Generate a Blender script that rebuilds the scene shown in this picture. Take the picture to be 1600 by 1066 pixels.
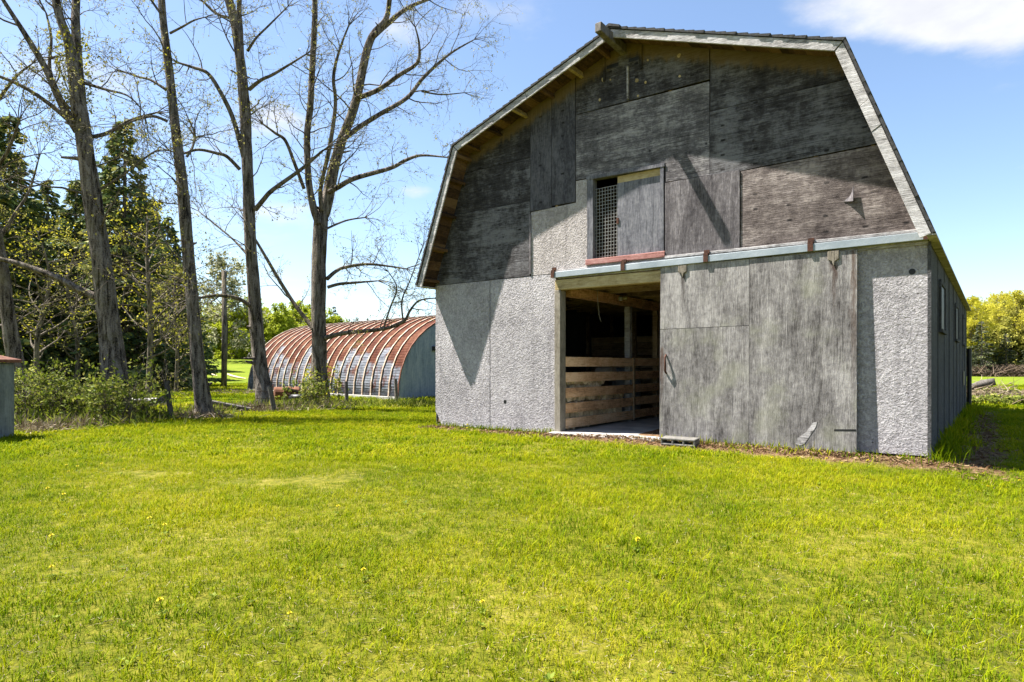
import bpy, bmesh, math, random
import numpy as np
from mathutils import Vector, Matrix, noise as mnoise
R = math.radians
for o in list(bpy.data.objects): bpy.data.objects.remove(o)
scene = bpy.context.scene
C = scene.collection
random.seed(7)

# ------------------------------------------------------------------ camera
F, YH, HC = 1013.81, 570.6, 0.993            # focal length in photo pixels, horizon row, eye height
cam_d = bpy.data.cameras.new('camera'); cam = bpy.data.objects.new('camera', cam_d); C.objects.link(cam)
cam.location = (0, 0, HC); cam.rotation_euler = (R(90), 0, 0)
cam_d.sensor_width = 36; cam_d.lens = 36*F/1600; cam_d.shift_y = (YH-533)/1600
cam_d.clip_start = 0.05; cam_d.clip_end = 3000
scene.camera = cam
scene.render.resolution_x, scene.render.resolution_y = 1024, 682

# ------------------------------------------------------------------ light
TO_SUN = Vector((-2.305, 0.471, 4.15)).normalized()
SUN_EL = math.asin(TO_SUN.z); SUN_AZ = math.atan2(TO_SUN.x, TO_SUN.y)
SKY = 0.06; CLOUD = 4.3
scene.view_settings.view_transform = 'Standard'; scene.view_settings.look = 'None'
scene.view_settings.exposure = 2.05; scene.view_settings.gamma = 1
sun_d = bpy.data.lights.new('sun', 'SUN'); sun_d.energy = 5.0; sun_d.angle = R(0.53); sun_d.color = (1, 0.95, 0.88)
scene.cycles.max_bounces = 5; scene.cycles.diffuse_bounces = 3; scene.cycles.transmission_bounces = 3; scene.cycles.glossy_bounces = 2
sun = bpy.data.objects.new('sun', sun_d); C.objects.link(sun)
sun.rotation_euler = TO_SUN.to_track_quat('Z', 'Y').to_euler(); sun.location = (0, 0, 30)


class NT:
    """small helper round a node tree"""
    def __init__(s, tree): s.t = tree; s.n = tree.nodes; s.l = tree.links
    def put(s, sock, v):
        if isinstance(v, bpy.types.NodeSocket): s.l.new(v, sock)
        elif isinstance(v, (tuple, list)) and len(v) == 3 and sock.type == 'RGBA': sock.default_value = (*v, 1)
        else: sock.default_value = v
    def nd(s, typ, props=None, **ins):
        n = s.n.new(typ)
        for k, v in (props or {}).items(): setattr(n, k, v)
        for k, v in ins.items():
            k = k.replace('_', ' ') if not k.startswith('i') or not k[1:].isdigit() else int(k[1:])
            s.put(n.inputs[k], v)
        return n
    def math(s, op, a, b=0.0, c=None, clamp=False):
        n = s.nd('ShaderNodeMath', {'operation': op, 'use_clamp': clamp}, i0=a, i1=b)
        if c is not None: s.put(n.inputs[2], c)
        return n.outputs[0]
    def mix(s, f, a, b, mode='MIX'):
        n = s.nd('ShaderNodeMix', {'data_type': 'RGBA', 'blend_type': mode}); s.put(n.inputs[0], f); s.put(n.inputs[6], a); s.put(n.inputs[7], b)
        return n.outputs[2]
    def rng(s, v, a, b, c=0.0, d=1.0, smooth=True):
        n = s.nd('ShaderNodeMapRange', {'interpolation_type': 'SMOOTHSTEP' if smooth else 'LINEAR'})
        for i, x in enumerate((v, a, b, c, d)): s.put(n.inputs[i], x)
        return n.outputs[0]
    def vec(s, v, scale=(1, 1, 1), loc=(0, 0, 0), rot=(0, 0, 0)):
        n = s.nd('ShaderNodeMapping'); s.put(n.inputs[0], v)
        n.inputs['Scale'].default_value = scale; n.inputs['Location'].default_value = loc; n.inputs['Rotation'].default_value = rot
        return n.outputs[0]
    def noise(s, v, scale, detail=3, rough=0.55, dist=0.0):
        n = s.nd('ShaderNodeTexNoise', Vector=v, Scale=scale, Detail=detail, Roughness=rough, Distortion=dist)
        return n.outputs[0]
    def ramp(s, f, stops):
        n = s.nd('ShaderNodeValToRGB', Fac=f); e = n.color_ramp.elements
        while len(e) < len(stops): e.new(0.5)
        for x, (p, c) in zip(e, stops): x.position = p; x.color = (*c, 1)
        return n.outputs[0]


world = bpy.data.worlds.new('World'); scene.world = world; world.use_nodes = True
w = NT(world.node_tree); world.node_tree.nodes.clear()
sky = w.nd('ShaderNodeTexSky', {'sky_type': 'NISHITA', 'sun_disc': False, 'sun_elevation': SUN_EL, 'sun_rotation': SUN_AZ,
                                'altitude': 200, 'air_density': 1.0, 'dust_density': 0.7, 'ozone_density': 1.6})
tc = w.nd('ShaderNodeTexCoord').outputs['Generated']
sep = w.nd('ShaderNodeSeparateXYZ', Vector=tc)
zz = w.math('ADD', w.math('MAXIMUM', sep.outputs[2], 0.0), 0.12)
cxy = w.nd('ShaderNodeCombineXYZ', X=w.math('DIVIDE', sep.outputs[0], zz), Y=w.math('DIVIDE', sep.outputs[1], zz)).outputs[0]
n_big = w.noise(w.vec(cxy, loc=(3.1, 0.4, 0)), 0.75, 2, 0.5)
n_det = w.noise(cxy, 3.2, 7, 0.6)
def blob(px, py, ra, amp):
    d = Vector(((px-800)/F, 1, (YH-py)/F)).normalized()
    dv = w.nd('ShaderNodeVectorMath', {'operation': 'SUBTRACT'}, i0=tc, i1=tuple(d)).outputs[0]
    dv = w.vec(dv, scale=(1, 1, 2.3))
    ln = w.nd('ShaderNodeVectorMath', {'operation': 'LENGTH'}, i0=dv).outputs['Value']
    return w.rng(ln, ra, 0.0, 0.0, amp)
tot = w.math('ADD', w.math('MULTIPLY', w.math('SUBTRACT', n_big, 0.5), 0.9), -0.05)
for b in ((1290, 2, .14, .44), (1430, 14, .14, .46), (1570, 14, .16, .50), (1720, -20, .2, .3), (655, 300, .05, .36), (100, 130, .16, .42), (430, 190, .09, .34),
          (320, 225, .10, .32), (610, 40, .07, .2), (440, 340, .15, .30), (1130, 25, .04, .16)):
    tot = w.math('ADD', tot, blob(*b))
cl = w.math('ADD', tot, w.math('MULTIPLY', w.math('SUBTRACT', n_det, 0.5), 0.9))
cmask = w.math('MULTIPLY', w.rng(cl, 0.08, 0.52), 0.88)
cshade = w.rng(w.noise(cxy, 5.0, 4, 0.6), 0.3, 0.7, 0.9, 1.06)
ccol = w.nd('ShaderNodeVectorMath', {'operation': 'SCALE'}, i0=(CLOUD, CLOUD*1.0, CLOUD*1.03)); w.put(ccol.inputs['Scale'], cshade)
skyc = w.mix(cmask, sky.outputs[0], ccol.outputs[0])
bg = w.nd('ShaderNodeBackground', Color=skyc, Strength=SKY)
out = w.nd('ShaderNodeOutputWorld'); w.l.new(bg.outputs[0], out.inputs[0])

# ------------------------------------------------------------------ helpers: places
def sst(a, b, x):
    t = min(1, max(0, (x-a)/(b-a))); return t*t*(3-2*t)
BX, BY, BTH = -1.3368, 11.4169, -0.6406
CB, SB = math.cos(BTH), math.sin(BTH)
W, L = 7.315, 11.2
def barn_uv(x, y):
    dx, dy = x-BX, y-BY
    return dx*CB+dy*SB, -dx*SB+dy*CB
def barn_xy(u, v): return BX+u*CB-v*SB, BY+u*SB+v*CB
def gz(x, y):
    z = -0.08
    z -= 0.16*(1-sst(0.5, 8, y))
    z += 1.75*sst(29, 62, y)*sst(3, -9, x)
    z += 0.5*sst(40, 100, y)*sst(3, 30, x)
    u, v = barn_uv(x, y)
    z -= 0.07*sst(W+0.1, W+1.0, u)*sst(-2, -0.3, v)*(1-sst(20, 40, y))
    z += 0.05*sst(-0.55, -0.1, v)*sst(1.6, 4.0, u)*(1-sst(W-0.2, W+0.5, u))*(1 if v < 3 else 0)
    z += 0.03*(mnoise.noise((x*0.3, y*0.3, 0.3)))*sst(1, 4, y)
    return z
def at(px, py, Y): return Vector(((px-800)/F*Y, Y, HC+(YH-py)/F*Y))

# ------------------------------------------------------------------ helpers: meshes
class MB:
    def __init__(s): s.v = []; s.f = []
    def add(s, vs, fs):
        b = len(s.v); s.v += [tuple(x) for x in vs]; s.f += [tuple(i+b for i in f) for f in fs]; return s
    def box(s, a, b):
        (x0, y0, z0), (x1, y1, z1) = a, b
        return s.add([(x0,y0,z0),(x1,y0,z0),(x1,y1,z0),(x0,y1,z0),(x0,y0,z1),(x1,y0,z1),(x1,y1,z1),(x0,y1,z1)],
                     [(0,3,2,1),(4,5,6,7),(0,1,5,4),(1,2,6,5),(2,3,7,6),(3,0,4,7)])
    def bar(s, a, b, w_, h_, up=Vector((0, 0, 1))):
        a, b = Vector(a), Vector(b); d = (b-a).normalized(); x = d.cross(up)
        if x.length < 1e-3: x = d.cross(Vector((0, 1, 0)))
        x.normalize(); y = x.cross(d).normalized(); x *= w_/2; y *= h_/2
        return s.add([a-x-y, a+x-y, a+x+y, a-x+y, b-x-y, b+x-y, b+x+y, b-x+y],
                     [(0,3,2,1),(4,5,6,7),(0,1,5,4),(1,2,6,5),(2,3,7,6),(3,0,4,7)])
    def prism(s, poly, v0, v1):
        """polygon in (u,h), extruded along v"""
        n = len(poly)
        return s.add([(u, v0, h) for u, h in poly]+[(u, v1, h) for u, h in poly],
                     [tuple(range(n)), tuple(range(2*n-1, n-1, -1))]+[(i, i+n, (i+1) % n+n, (i+1) % n) for i in range(n)])
    def tube(s, pts, rad, n=6, cap=True, lump=0.0, seed=0.0):
        pts = [Vector(p) for p in pts]; vs = []; m = len(pts)
        t = (pts[1]-pts[0]).normalized(); x = t.orthogonal().normalized()
        for i, p in enumerate(pts):
            t2 = (pts[min(i+1, m-1)]-pts[max(i-1, 0)])
            if t2.length > 1e-6: t = t2.normalized()
            x = (x-t*x.dot(t)); x = x.normalized() if x.length > 1e-5 else t.orthogonal().normalized()
            y = t.cross(x)
            for k in range(n):
                a = 2*math.pi*k/n; r = rad[i]
                if lump: r *= 1+lump*mnoise.noise((math.cos(a)*1.6+seed, math.sin(a)*1.6, p.z*0.9+seed))+lump*.7*mnoise.noise((math.cos(a)*4+seed, math.sin(a)*4, p.z*2.0))
                vs.append(p+(x*math.cos(a)+y*math.sin(a))*r)
        fs = [(i*n+k, i*n+(k+1) % n, (i+1)*n+(k+1) % n, (i+1)*n+k) for i in range(m-1) for k in range(n)]
        if cap: fs += [tuple(range(n-1, -1, -1)), tuple((m-1)*n+k for k in range(n))]
        return s.add(vs, fs)
    def build(s, name, mat, parent=None, smooth=False, bevel=0.0, recalc=True):
        me = bpy.data.meshes.new(name); me.from_pydata(s.v, [], s.f); me.materials.append(mat)
        if recalc:
            bm = bmesh.new(); bm.from_mesh(me); bmesh.ops.recalc_face_normals(bm, faces=bm.faces); bm.to_mesh(me); bm.free()
        if smooth: me.polygons.foreach_set('use_smooth', [True]*len(me.polygons))
        o = bpy.data.objects.new(name, me); C.objects.link(o); o.parent = parent
        if bevel:
            b = o.modifiers.new('bevel', 'BEVEL'); b.width = bevel; b.segments = 1; b.limit_method = 'ANGLE'
        return o
def tag(o, label=None, cat=None, group=None, kind=None):
    if label: o['label'] = label
    if cat: o['category'] = cat
    if group: o['group'] = group
    if kind: o['kind'] = kind
    return o
def empty(name, loc, rz=0, **kw):
    o = bpy.data.objects.new(name, None); C.objects.link(o); o.location = loc; o.rotation_euler = (0, 0, rz); o.empty_display_size = .2
    return tag(o, **kw)
def copy_tree(o, parent=None):
    c = o.copy(); C.objects.link(c); c.parent = parent
    for ch in o.children: copy_tree(ch, c)
    return c
def smooth_line(pts, k=4):
    """Catmull-Rom through points, each (Vector, radius)"""
    P = [p for p, r in pts]; Q = [r for p, r in pts]; op = []; orr = []
    for i in range(len(P)-1):
        p0, p1, p2, p3 = P[max(i-1, 0)], P[i], P[i+1], P[min(i+2, len(P)-1)]
        for j in range(k):
            t = j/k
            op.append(0.5*((2*p1)+(p2-p0)*t+(2*p0-5*p1+4*p2-p3)*t*t+(3*p1-p0-3*p2+p3)*t**3)); orr.append(Q[i]*(1-t)+Q[i+1]*t)
    op.append(P[-1]); orr.append(Q[-1]); return op, orr

# ------------------------------------------------------------------ materials
def new_mat(name):
    m = bpy.data.materials.new(name); m.use_nodes = True; m.node_tree.nodes.clear(); return m, NT(m.node_tree)
def finish(n, col, rough=0.85, bump=None, bstr=0.5, bdist=0.01, metallic=0.0, spec=0.25, translucent=0.0):
    b = n.nd('ShaderNodeBsdfPrincipled'); n.put(b.inputs['Base Color'], col); n.put(b.inputs['Roughness'], rough); n.put(b.inputs['Metallic'], metallic)
    b.inputs['Specular IOR Level'].default_value = spec
    if bump is not None:
        bn = n.nd('ShaderNodeBump', Strength=bstr, Distance=bdist, Height=bump); n.l.new(bn.outputs[0], b.inputs['Normal'])
    o = n.nd('ShaderNodeOutputMaterial'); sh = b.outputs[0]
    if translucent:
        t = n.nd('ShaderNodeBsdfTranslucent', Color=col); mx = n.nd('ShaderNodeMixShader', Fac=translucent, i1=sh, i2=t.outputs[0]); sh = mx.outputs[0]
    n.l.new(sh, o.inputs[0])
K = 0.56                                       # overall reflectance scale
def kc(c, k=None): return tuple(x*(K if k is None else k) for x in c)
def objco(n): return n.nd('ShaderNodeTexCoord').outputs['Object']
def rnd(n): return n.nd('ShaderNodeObjectInfo').outputs['Random']
def island(n): return n.nd('ShaderNodeNewGeometry').outputs['Random Per Island']
def shifted(n, co):
    """object coordinates moved by a random amount for each board, so that no two boards share their grain"""
    r = rnd(n); k = n.nd('ShaderNodeCombineXYZ', X=n.math('MULTIPLY', r, 31.0), Y=n.math('MULTIPLY', r, 17.0), Z=n.math('MULTIPLY', r, 23.0)).outputs[0]
    return n.nd('ShaderNodeVectorMath', {'operation': 'ADD'}, i0=co, i1=k).outputs[0]

def wood(name, cols, axis='z', vary=0.3, grain=1.0, rough=0.9, nails=0.0, patches=0.6, tint=None, bstr=0.6, eaves=False, stains=(), k=None):
    """weathered board or plywood: cols = dark, mid, light; grain runs along axis"""
    m, n = new_mat(name); co = objco(n); sc = shifted(n, co); cols = [kc(c, k) for c in cols]; tint = kc(tint, k) if tint else None; stains = [(*q[:4], kc(q[4])) for q in stains]
    lo = {'x': (7, 75, 75), 'y': (75, 7, 75), 'z': (75, 75, 7)}[axis]
    st = {'x': (1.2, 7, 7), 'y': (7, 1.2, 7), 'z': (7, 7, 1.2)}[axis]
    g1 = n.noise(n.vec(sc, scale=tuple(a*grain for a in lo)), 1.0, 6, 0.65, 0.4)
    g2 = n.noise(n.vec(sc, scale=st), 1.0, 5, 0.6, 0.3)
    bl = n.noise(n.vec(sc, scale=(1.5, 1.5, .8)), 1.4, 9, 0.72)
    fleck = n.noise(n.vec(sc, scale=tuple(a*1.6 for a in lo)), 1.7, 3, 0.7)
    mot = n.noise(sc, 16.0, 7, 0.75)
    v = n.math('ADD', n.math('MULTIPLY', n.math('SUBTRACT', g1, 0.5), 0.75), n.math('MULTIPLY', n.math('SUBTRACT', g2, 0.5), 0.7))
    v = n.math('ADD', v, n.math('MULTIPLY', n.math('SUBTRACT', mot, 0.5), 0.65))
    v = n.math('ADD', v, n.math('MULTIPLY', n.math('SUBTRACT', bl, 0.5), patches*0.95))
    v = n.math('ADD', v, n.math('MULTIPLY', n.math('SUBTRACT', rnd(n), 0.5), vary))
    v = n.math('ADD', n.math('MULTIPLY', v, 1.5), 0.5, clamp=True)
    c = n.ramp(v, [(0.12, cols[0]), (0.5, cols[1]), (0.88, cols[2])])
    c = n.mix(n.rng(fleck, 0.60, 0.70, 0, 0.4), c, cols[2])
    c = n.mix(n.rng(fleck, 0.36, 0.28, 0, 0.6), c, tuple(a*0.45 for a in cols[0]))
    ck = {'x': (1.3, 70, 70), 'y': (70, 1.3, 70), 'z': (70, 70, 1.3)}[axis]
    crack = n.noise(n.vec(sc, scale=ck), 1.0, 2, 0.5, 0.15); c = n.mix(n.rng(crack, 0.335, 0.30, 0, 0.75), c, tuple(a*0.35 for a in cols[0]))
    if eaves:
        s5 = n.nd('ShaderNodeSeparateXYZ', Vector=co); wv = n.math('MULTIPLY', n.math('SUBTRACT', n.noise(co, 2.0, 2, 0.5), 0.5), 0.05)
        fu = n.math('ABSOLUTE', n.math('SUBTRACT', n.math('FRACT', n.math('DIVIDE', n.math('ADD', s5.outputs[0], wv), 0.406)), 0.5)); fh = n.math('ABSOLUTE', n.math('SUBTRACT', n.math('FRACT', n.math('DIVIDE', n.math('ADD', s5.outputs[2], wv), 0.19)), 0.5))
        dot = n.math('MULTIPLY', n.math('MULTIPLY', n.rng(fu, 0.10, 0.04), n.rng(fh, 0.10, 0.04)), n.rng(n.noise(co, 3.5, 2, 0.5), 0.42, 0.56))
        c = n.mix(n.math('MULTIPLY', dot, 0.9), c, (.006, .005, .005))
    if tint: c = n.mix(n.rng(n.noise(sc, 2.1, 3, 0.6), 0.5, 0.72, 0, 0.5), c, tint)
    if nails:
        vo = n.nd('ShaderNodeTexVoronoi', Vector=n.vec(sc, scale=(1, 1, 1)), Scale=nails)
        c = n.mix(n.rng(vo.outputs['Distance'], 0.07, 0.03, 0, 0.85), c, (0.012, 0.01, 0.009))
    for (u_, wd_, h0_, h1_, col_) in stains:
        s4 = n.nd('ShaderNodeSeparateXYZ', Vector=co); wob = n.math('MULTIPLY', n.math('SUBTRACT', n.noise(n.vec(co, scale=(9, 9, 2)), 2.0, 5, 0.7), 0.5), wd_*3.2)
        du = n.math('ABSOLUTE', n.math('ADD', n.math('SUBTRACT', s4.outputs[0], u_), wob)); hm = n.math('MULTIPLY', n.rng(s4.outputs[2], h0_, h1_), n.rng(s4.outputs[2], h1_+.06, h1_))
        c = n.mix(n.math('MULTIPLY', n.math('MULTIPLY', n.rng(du, wd_, 0), hm), 0.85), c, col_)
    if eaves:
        # bare yellow wood that rain never reaches, along the underside of the roof
        s3 = n.nd('ShaderNodeSeparateXYZ', Vector=co); u, h = s3.outputs[0], s3.outputs[2]
        au = n.math('ABSOLUTE', n.math('SUBTRACT', u, W/2))
        up = n.math('SUBTRACT', 5.56, n.math('MULTIPLY', au, 0.357)); dd = n.math('SUBTRACT', up, h)
        dd = n.math('ADD', dd, n.math('MULTIPLY', n.math('SUBTRACT', n.noise(n.vec(co, scale=(6, 6, 1.5)), 2.0, 8, 0.7), 0.5), 0.35))
        c = n.mix(n.rng(dd, 0.24, 0.10, 0, 0.8), c, n.mix(g1, (0.075, 0.05, 0.022), (0.17, 0.12, 0.055)))
    hgt = n.math('ADD', g1, n.math('MULTIPLY', fleck, 0.6))
    finish(n, c, rough, hgt, bstr, 0.012); return m

def osb(name, cols, bstr=1.0, dist=0.05):
    m, n = new_mat(name); co = shifted(n, objco(n)); cols = [kc(c, K*1.32) for c in cols]
    cw = n.nd('ShaderNodeVectorMath', {'operation': 'ADD'}, i0=co, i1=n.nd('ShaderNodeVectorMath', {'operation': 'SCALE'}, i0=n.nd('ShaderNodeTexNoise', Vector=co, Scale=9.0).outputs[1], Scale=0.09).outputs[0]).outputs[0]
    vo = n.nd('ShaderNodeTexVoronoi', Vector=n.vec(cw, scale=(1, 1, 0.75)), Scale=30.0)
    cell = n.nd('ShaderNodeSeparateColor', Color=vo.outputs['Color']).outputs[0]
    f = n.noise(co, 60.0, 5, 0.7); big = n.noise(co, 1.6, 4, 0.6)
    g = n.math('ADD', n.math('MULTIPLY', n.noise(co, 40.0, 3, 0.6), 0.65), n.math('MULTIPLY', n.noise(co, 105.0, 3, 0.6), 0.35))
    v = n.math('ADD', n.math('MULTIPLY', cell, 0.12), n.math('ADD', n.math('MULTIPLY', f, 0.35), n.math('MULTIPLY', g, 0.53)))
    v = n.math('ADD', v, n.math('MULTIPLY', n.math('SUBTRACT', big, 0.5), 0.3), clamp=True)
    c = n.ramp(v, [(0.24, cols[0]), (0.5, cols[1]), (0.74, cols[2])])
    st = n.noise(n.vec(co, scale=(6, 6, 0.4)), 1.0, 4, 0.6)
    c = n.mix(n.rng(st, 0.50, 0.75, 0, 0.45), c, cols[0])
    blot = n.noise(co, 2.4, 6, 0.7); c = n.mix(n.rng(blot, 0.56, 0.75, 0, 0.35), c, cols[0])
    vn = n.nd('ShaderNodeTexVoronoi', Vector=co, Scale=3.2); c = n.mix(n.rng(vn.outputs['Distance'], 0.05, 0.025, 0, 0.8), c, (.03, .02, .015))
    finish(n, c, 0.92, n.math('ADD', g, n.math('MULTIPLY', cell, 0.12)), bstr, dist, spec=0.15); return m

def plain(name, a, b, scale=8, rough=0.8, metallic=0.0, bstr=0.3, spec=0.3, k=None):
    m, n = new_mat(name); a, b = kc(a, k), kc(b, k); co = objco(n); f = n.noise(co, scale, 6, 0.65)
    finish(n, n.mix(n.rng(f, 0.3, 0.7), a, b), rough, n.noise(co, scale*5, 4, 0.6), bstr, 0.006, metallic, spec); return m

def leaf(name, stops, trans=0.35, rough=0.7, patch=0.0, k=None):
    m, n = new_mat(name); f = island(n); stops = [(q, kc(c, k)) for q, c in stops]
    if patch:
        p = n.nd('ShaderNodeNewGeometry').outputs['Position']
        f = n.math('ADD', n.math('MULTIPLY', f, 0.6), n.math('MULTIPLY', n.rng(n.noise(p, patch, 4, 0.6), 0.3, 0.7), 0.4))
    finish(n, n.ramp(f, stops), rough, translucent=trans, spec=0.2); return m

MAT = {}
MAT['ply_dark'] = wood('weathered_plywood', ((.016, .014, .014), (.066, .061, .062), (.225, .22, .228)), 'x', 0.25, nails=3.0, eaves=True, patches=1.15)
MAT['ply_mid'] = wood('pale_plywood', ((.03, .027, .028), (.12, .111, .114), (.38, .36, .355)), 'x', 0.05, nails=3.0, eaves=False, patches=1.0, k=.7)
MAT['ply_vert'] = wood('weathered_plywood_upright', ((.022, .021, .026), (.065, .063, .074), (.17, .165, .18)), 'z', 0.2, nails=2.5, eaves=True, patches=.7)
MAT['ply_brown'] = wood('brown_plywood', ((.05, .037, .034), (.175, .142, .13), (.42, .36, .33)), 'x', 0.1, nails=4.0, patches=1.2, eaves=True, k=.62)
MAT['ply_patch'] = wood('grey_plywood_patch', ((.055, .048, .052), (.165, .148, .153), (.37, .34, .345)), 'z', 0.1, nails=2.0, k=.66)
MAT['door_ply'] = wood('door_plywood', ((.085, .077, .073), (.275, .256, .246), (.55, .52, .49)), 'z', 0.15, nails=2.0, tint=(.36, .36, .26), patches=.7, stains=((4.565, .035, 1.55, 2.25, (.05, .035, .028)), (6.39, .05, 1.45, 2.2, (.07, .032, .018)), (6.60, .05, .3, 2.3, (.12, .07, .045)), (4.27, .04, .2, 1.2, (.11, .06, .04))))
MAT['shutter'] = wood('grey_blue_shutter', ((.075, .075, .09), (.19, .19, .215), (.36, .355, .38)), 'z', 0.1)
MAT['osb'] = osb('rough_flake_board', ((.14, .13, .138), (.45, .425, .435), (.80, .765, .77)))
MAT['osb_pink'] = osb('flake_board_warm', ((.18, .16, .155), (.44, .40, .385), (.74, .69, .66)), 0.8)
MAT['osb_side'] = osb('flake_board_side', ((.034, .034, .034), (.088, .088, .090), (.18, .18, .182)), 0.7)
MAT['new_wood'] = wood('yellow_pine', ((.20, .145, .06), (.38, .29, .14), (.52, .42, .23)), 'x', 0.2, rough=0.8, k=.85)
MAT['post_wood'] = wood('grey_brown_post', ((.12, .10, .075), (.30, .26, .20), (.46, .41, .33)), 'z', 0.2)
MAT['slat_wood'] = wood('brown_slats', ((.30, .15, .07), (.64, .38, .20), (.82, .57, .35)), 'y', 0.25, k=1.0)
MAT['inner_wood'] = wood('old_inner_boards', ((.10, .065, .04), (.26, .18, .11), (.42, .31, .20)), 'x', 0.3, k=1.0)
MAT['plank'] = wood('roof_planks', ((.05, .027, .014), (.15, .082, .042), (.28, .17, .085)), 'y', 0.5)
MAT['fence_wood'] = wood('grey_fence_wood', ((.07, .06, .05), (.19, .17, .15), (.34, .31, .28)), 'z', 0.2)
MAT['paint'] = wood('peeling_white_paint', ((.14, .13, .125), (.44, .42, .41), (.72, .70, .69)), 'x', 0.15, nails=1.5, grain=0.8, k=.68)
MAT['red_paint'] = wood('faded_red_paint', ((.30, .12, .10), (.50, .23, .20), (.62, .38, .35)), 'x', 0.1, grain=.6)
MAT['shingle'] = plain('asphalt_shingle', (.035, .035, .036), (.10, .098, .095), 40, 0.95)
MAT['galv'] = plain('galvanised_rail', (.38, .44, .48), (.55, .61, .65), 3, 0.5, 0.25)
MAT['rust'] = plain('rusty_iron', (.05, .022, .014), (.16, .06, .03), 25, 0.8, 0.2)
MAT['concrete'] = plain('concrete', (.28, .27, .25), (.48, .46, .43), 3, 0.9, 0, 0.6, k=.8)
MAT['old_concrete'] = plain('old_concrete', (.15, .145, .13), (.30, .28, .25), 12, 0.9, 0, 0.6)
MAT['black'] = plain('black_plastic', (.01, .01, .01), (.025, .025, .025), 5, 0.5)
MAT['glass'] = plain('dark_glass', (.008, .009, .011), (.02, .022, .025), 2, 0.5, 0, 0.0, 0.2)
MAT['wire'] = plain('pale_wire', (.36, .35, .32), (.50, .48, .44), 10, 0.6, 0.2)
MAT['log_end'] = plain('log_wood', (.46, .35, .22), (.80, .66, .48), 22, 0.9, k=1.0)
MAT['bark'] = None
def bark(name, cols, moss=0.5, mosscol=(.14, .13, .025)):
    m, n = new_mat(name); co = objco(n); cols = [kc(c, K*1.35) for c in cols]; mosscol = kc(mosscol)
    a = n.noise(n.vec(co, scale=(13, 13, 2.2)), 1.0, 5, 0.65, 0.6); b = n.noise(co, 2.0, 4, 0.6); f = n.noise(co, 40, 4, 0.6)
    v = n.math('ADD', n.math('MULTIPLY', a, 0.75), n.math('MULTIPLY', f, 0.3))
    c = n.ramp(v, [(0.42, tuple(q*.5 for q in cols[0])), (0.51, cols[1]), (0.62, cols[2])])
    c = n.mix(n.rng(b, 0.5, 0.7, 0, moss), c, mosscol)
    finish(n, c, 0.95, v, 1.0, 0.07, spec=0.1); return m
MAT['bark'] = bark('furrowed_bark', ((.04, .032, .026), (.145, .12, .098), (.30, .26, .22)), 0.35)
MAT['twig'] = bark('twig_bark', ((.06, .05, .04), (.15, .125, .095), (.26, .22, .17)), 0.3, (.2, .18, .06))
MAT['bud'] = leaf('spring_buds', [(0, (.26, .25, .03)), (.5, (.42, .40, .06)), (1, (.55, .50, .16))])
MAT['ivy'] = leaf('yellow_green_leaves', [(0, (.16, .18, .015)), (.5, (.42, .40, .03)), (1, (.72, .62, .06))], k=.75)
MAT['bush'] = leaf('bush_leaves', [(0, (.10, .15, .012)), (.45, (.26, .33, .03)), (.8, (.42, .46, .06)), (1, (.52, .48, .12))])
MAT['lime'] = leaf('lime_leaves', [(0, (.20, .25, .015)), (.5, (.40, .46, .03)), (1, (.58, .60, .08))], patch=.4, k=.8)
MAT['needle'] = leaf('spruce_needles', [(0, (.03, .05, .02)), (.5, (.075, .11, .035)), (.85, (.19, .21, .05)), (1, (.36, .32, .07))], 0.25, k=1.15)
MAT['needle_far'] = leaf('far_needles', [(0, (.035, .05, .022)), (.6, (.075, .095, .035)), (1, (.15, .16, .05))], 0.15)
MAT['gold'] = leaf('golden_spring_leaves', [(0, (.40, .40, .03)), (.5, (.70, .64, .05)), (1, (.92, .82, .10))], patch=.25, k=.66)
MAT['olive'] = leaf('olive_spring_leaves', [(0, (.16, .17, .03)), (.5, (.32, .31, .05)), (1, (.50, .46, .09))], patch=.25, k=.85)
MAT['pale'] = leaf('pale_blossom', [(0, (.28, .30, .10)), (.6, (.5, .5, .26)), (1, (.66, .64, .44))])
MAT['straw'] = leaf('dry_stalks', [(0, (.16, .11, .065)), (.5, (.34, .26, .16)), (1, (.56, .47, .32))], 0.15)
MAT['scrub'] = leaf('brown_scrub', [(0, (.06, .04, .025)), (.5, (.16, .11, .07)), (1, (.28, .20, .13))], 0.1)
MAT['weed'] = leaf('weed_leaves', [(0, (.10, .17, .01)), (.6, (.19, .27, .015)), (1, (.32, .37, .03))], 0.25)
MAT['litter'] = leaf('leaf_litter', [(0, (.10, .045, .02)), (.5, (.26, .14, .065)), (1, (.42, .30, .16))], 0.1)

# grass blades and lawn
def grass_mat(name, stops, trans=0.4):
    m, n = new_mat(name); p = n.nd('ShaderNodeNewGeometry').outputs['Position']
    f = n.math('MULTIPLY', island(n), 0.45)
    f = n.math('ADD', f, n.math('MULTIPLY', n.rng(n.noise(p, 0.5, 5, 0.6), 0.30, 0.70), 0.34))
    f = n.math('ADD', f, n.math('MULTIPLY', n.rng(n.noise(p, 3.2, 4, 0.65), 0.30, 0.70), 0.28))
    c = n.ramp(f, [(q, kc(c_)) for q, c_ in stops])
    finish(n, c, 0.7, translucent=trans, spec=0.06); return m
GSTOPS = [(0.0, (.05, .12, .002)), (0.25, (.145, .245, .003)), (0.5, (.31, .40, .004)), (0.76, (.52, .53, .007)), (0.92, (.64, .58, .035)), (1.0, (.72, .60, .24))]
MAT['grass'] = grass_mat('lawn_grass', GSTOPS)
m, n = new_mat('ground_cover'); p = n.nd('ShaderNodeNewGeometry').outputs['Position']
f = n.math('ADD', n.math('MULTIPLY', n.rng(n.noise(p, 0.55, 5, 0.6), 0.28, 0.72), 0.35), n.math('MULTIPLY', n.rng(n.noise(p, 14, 5, 0.7), 0.25, 0.75), 0.65))
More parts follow.
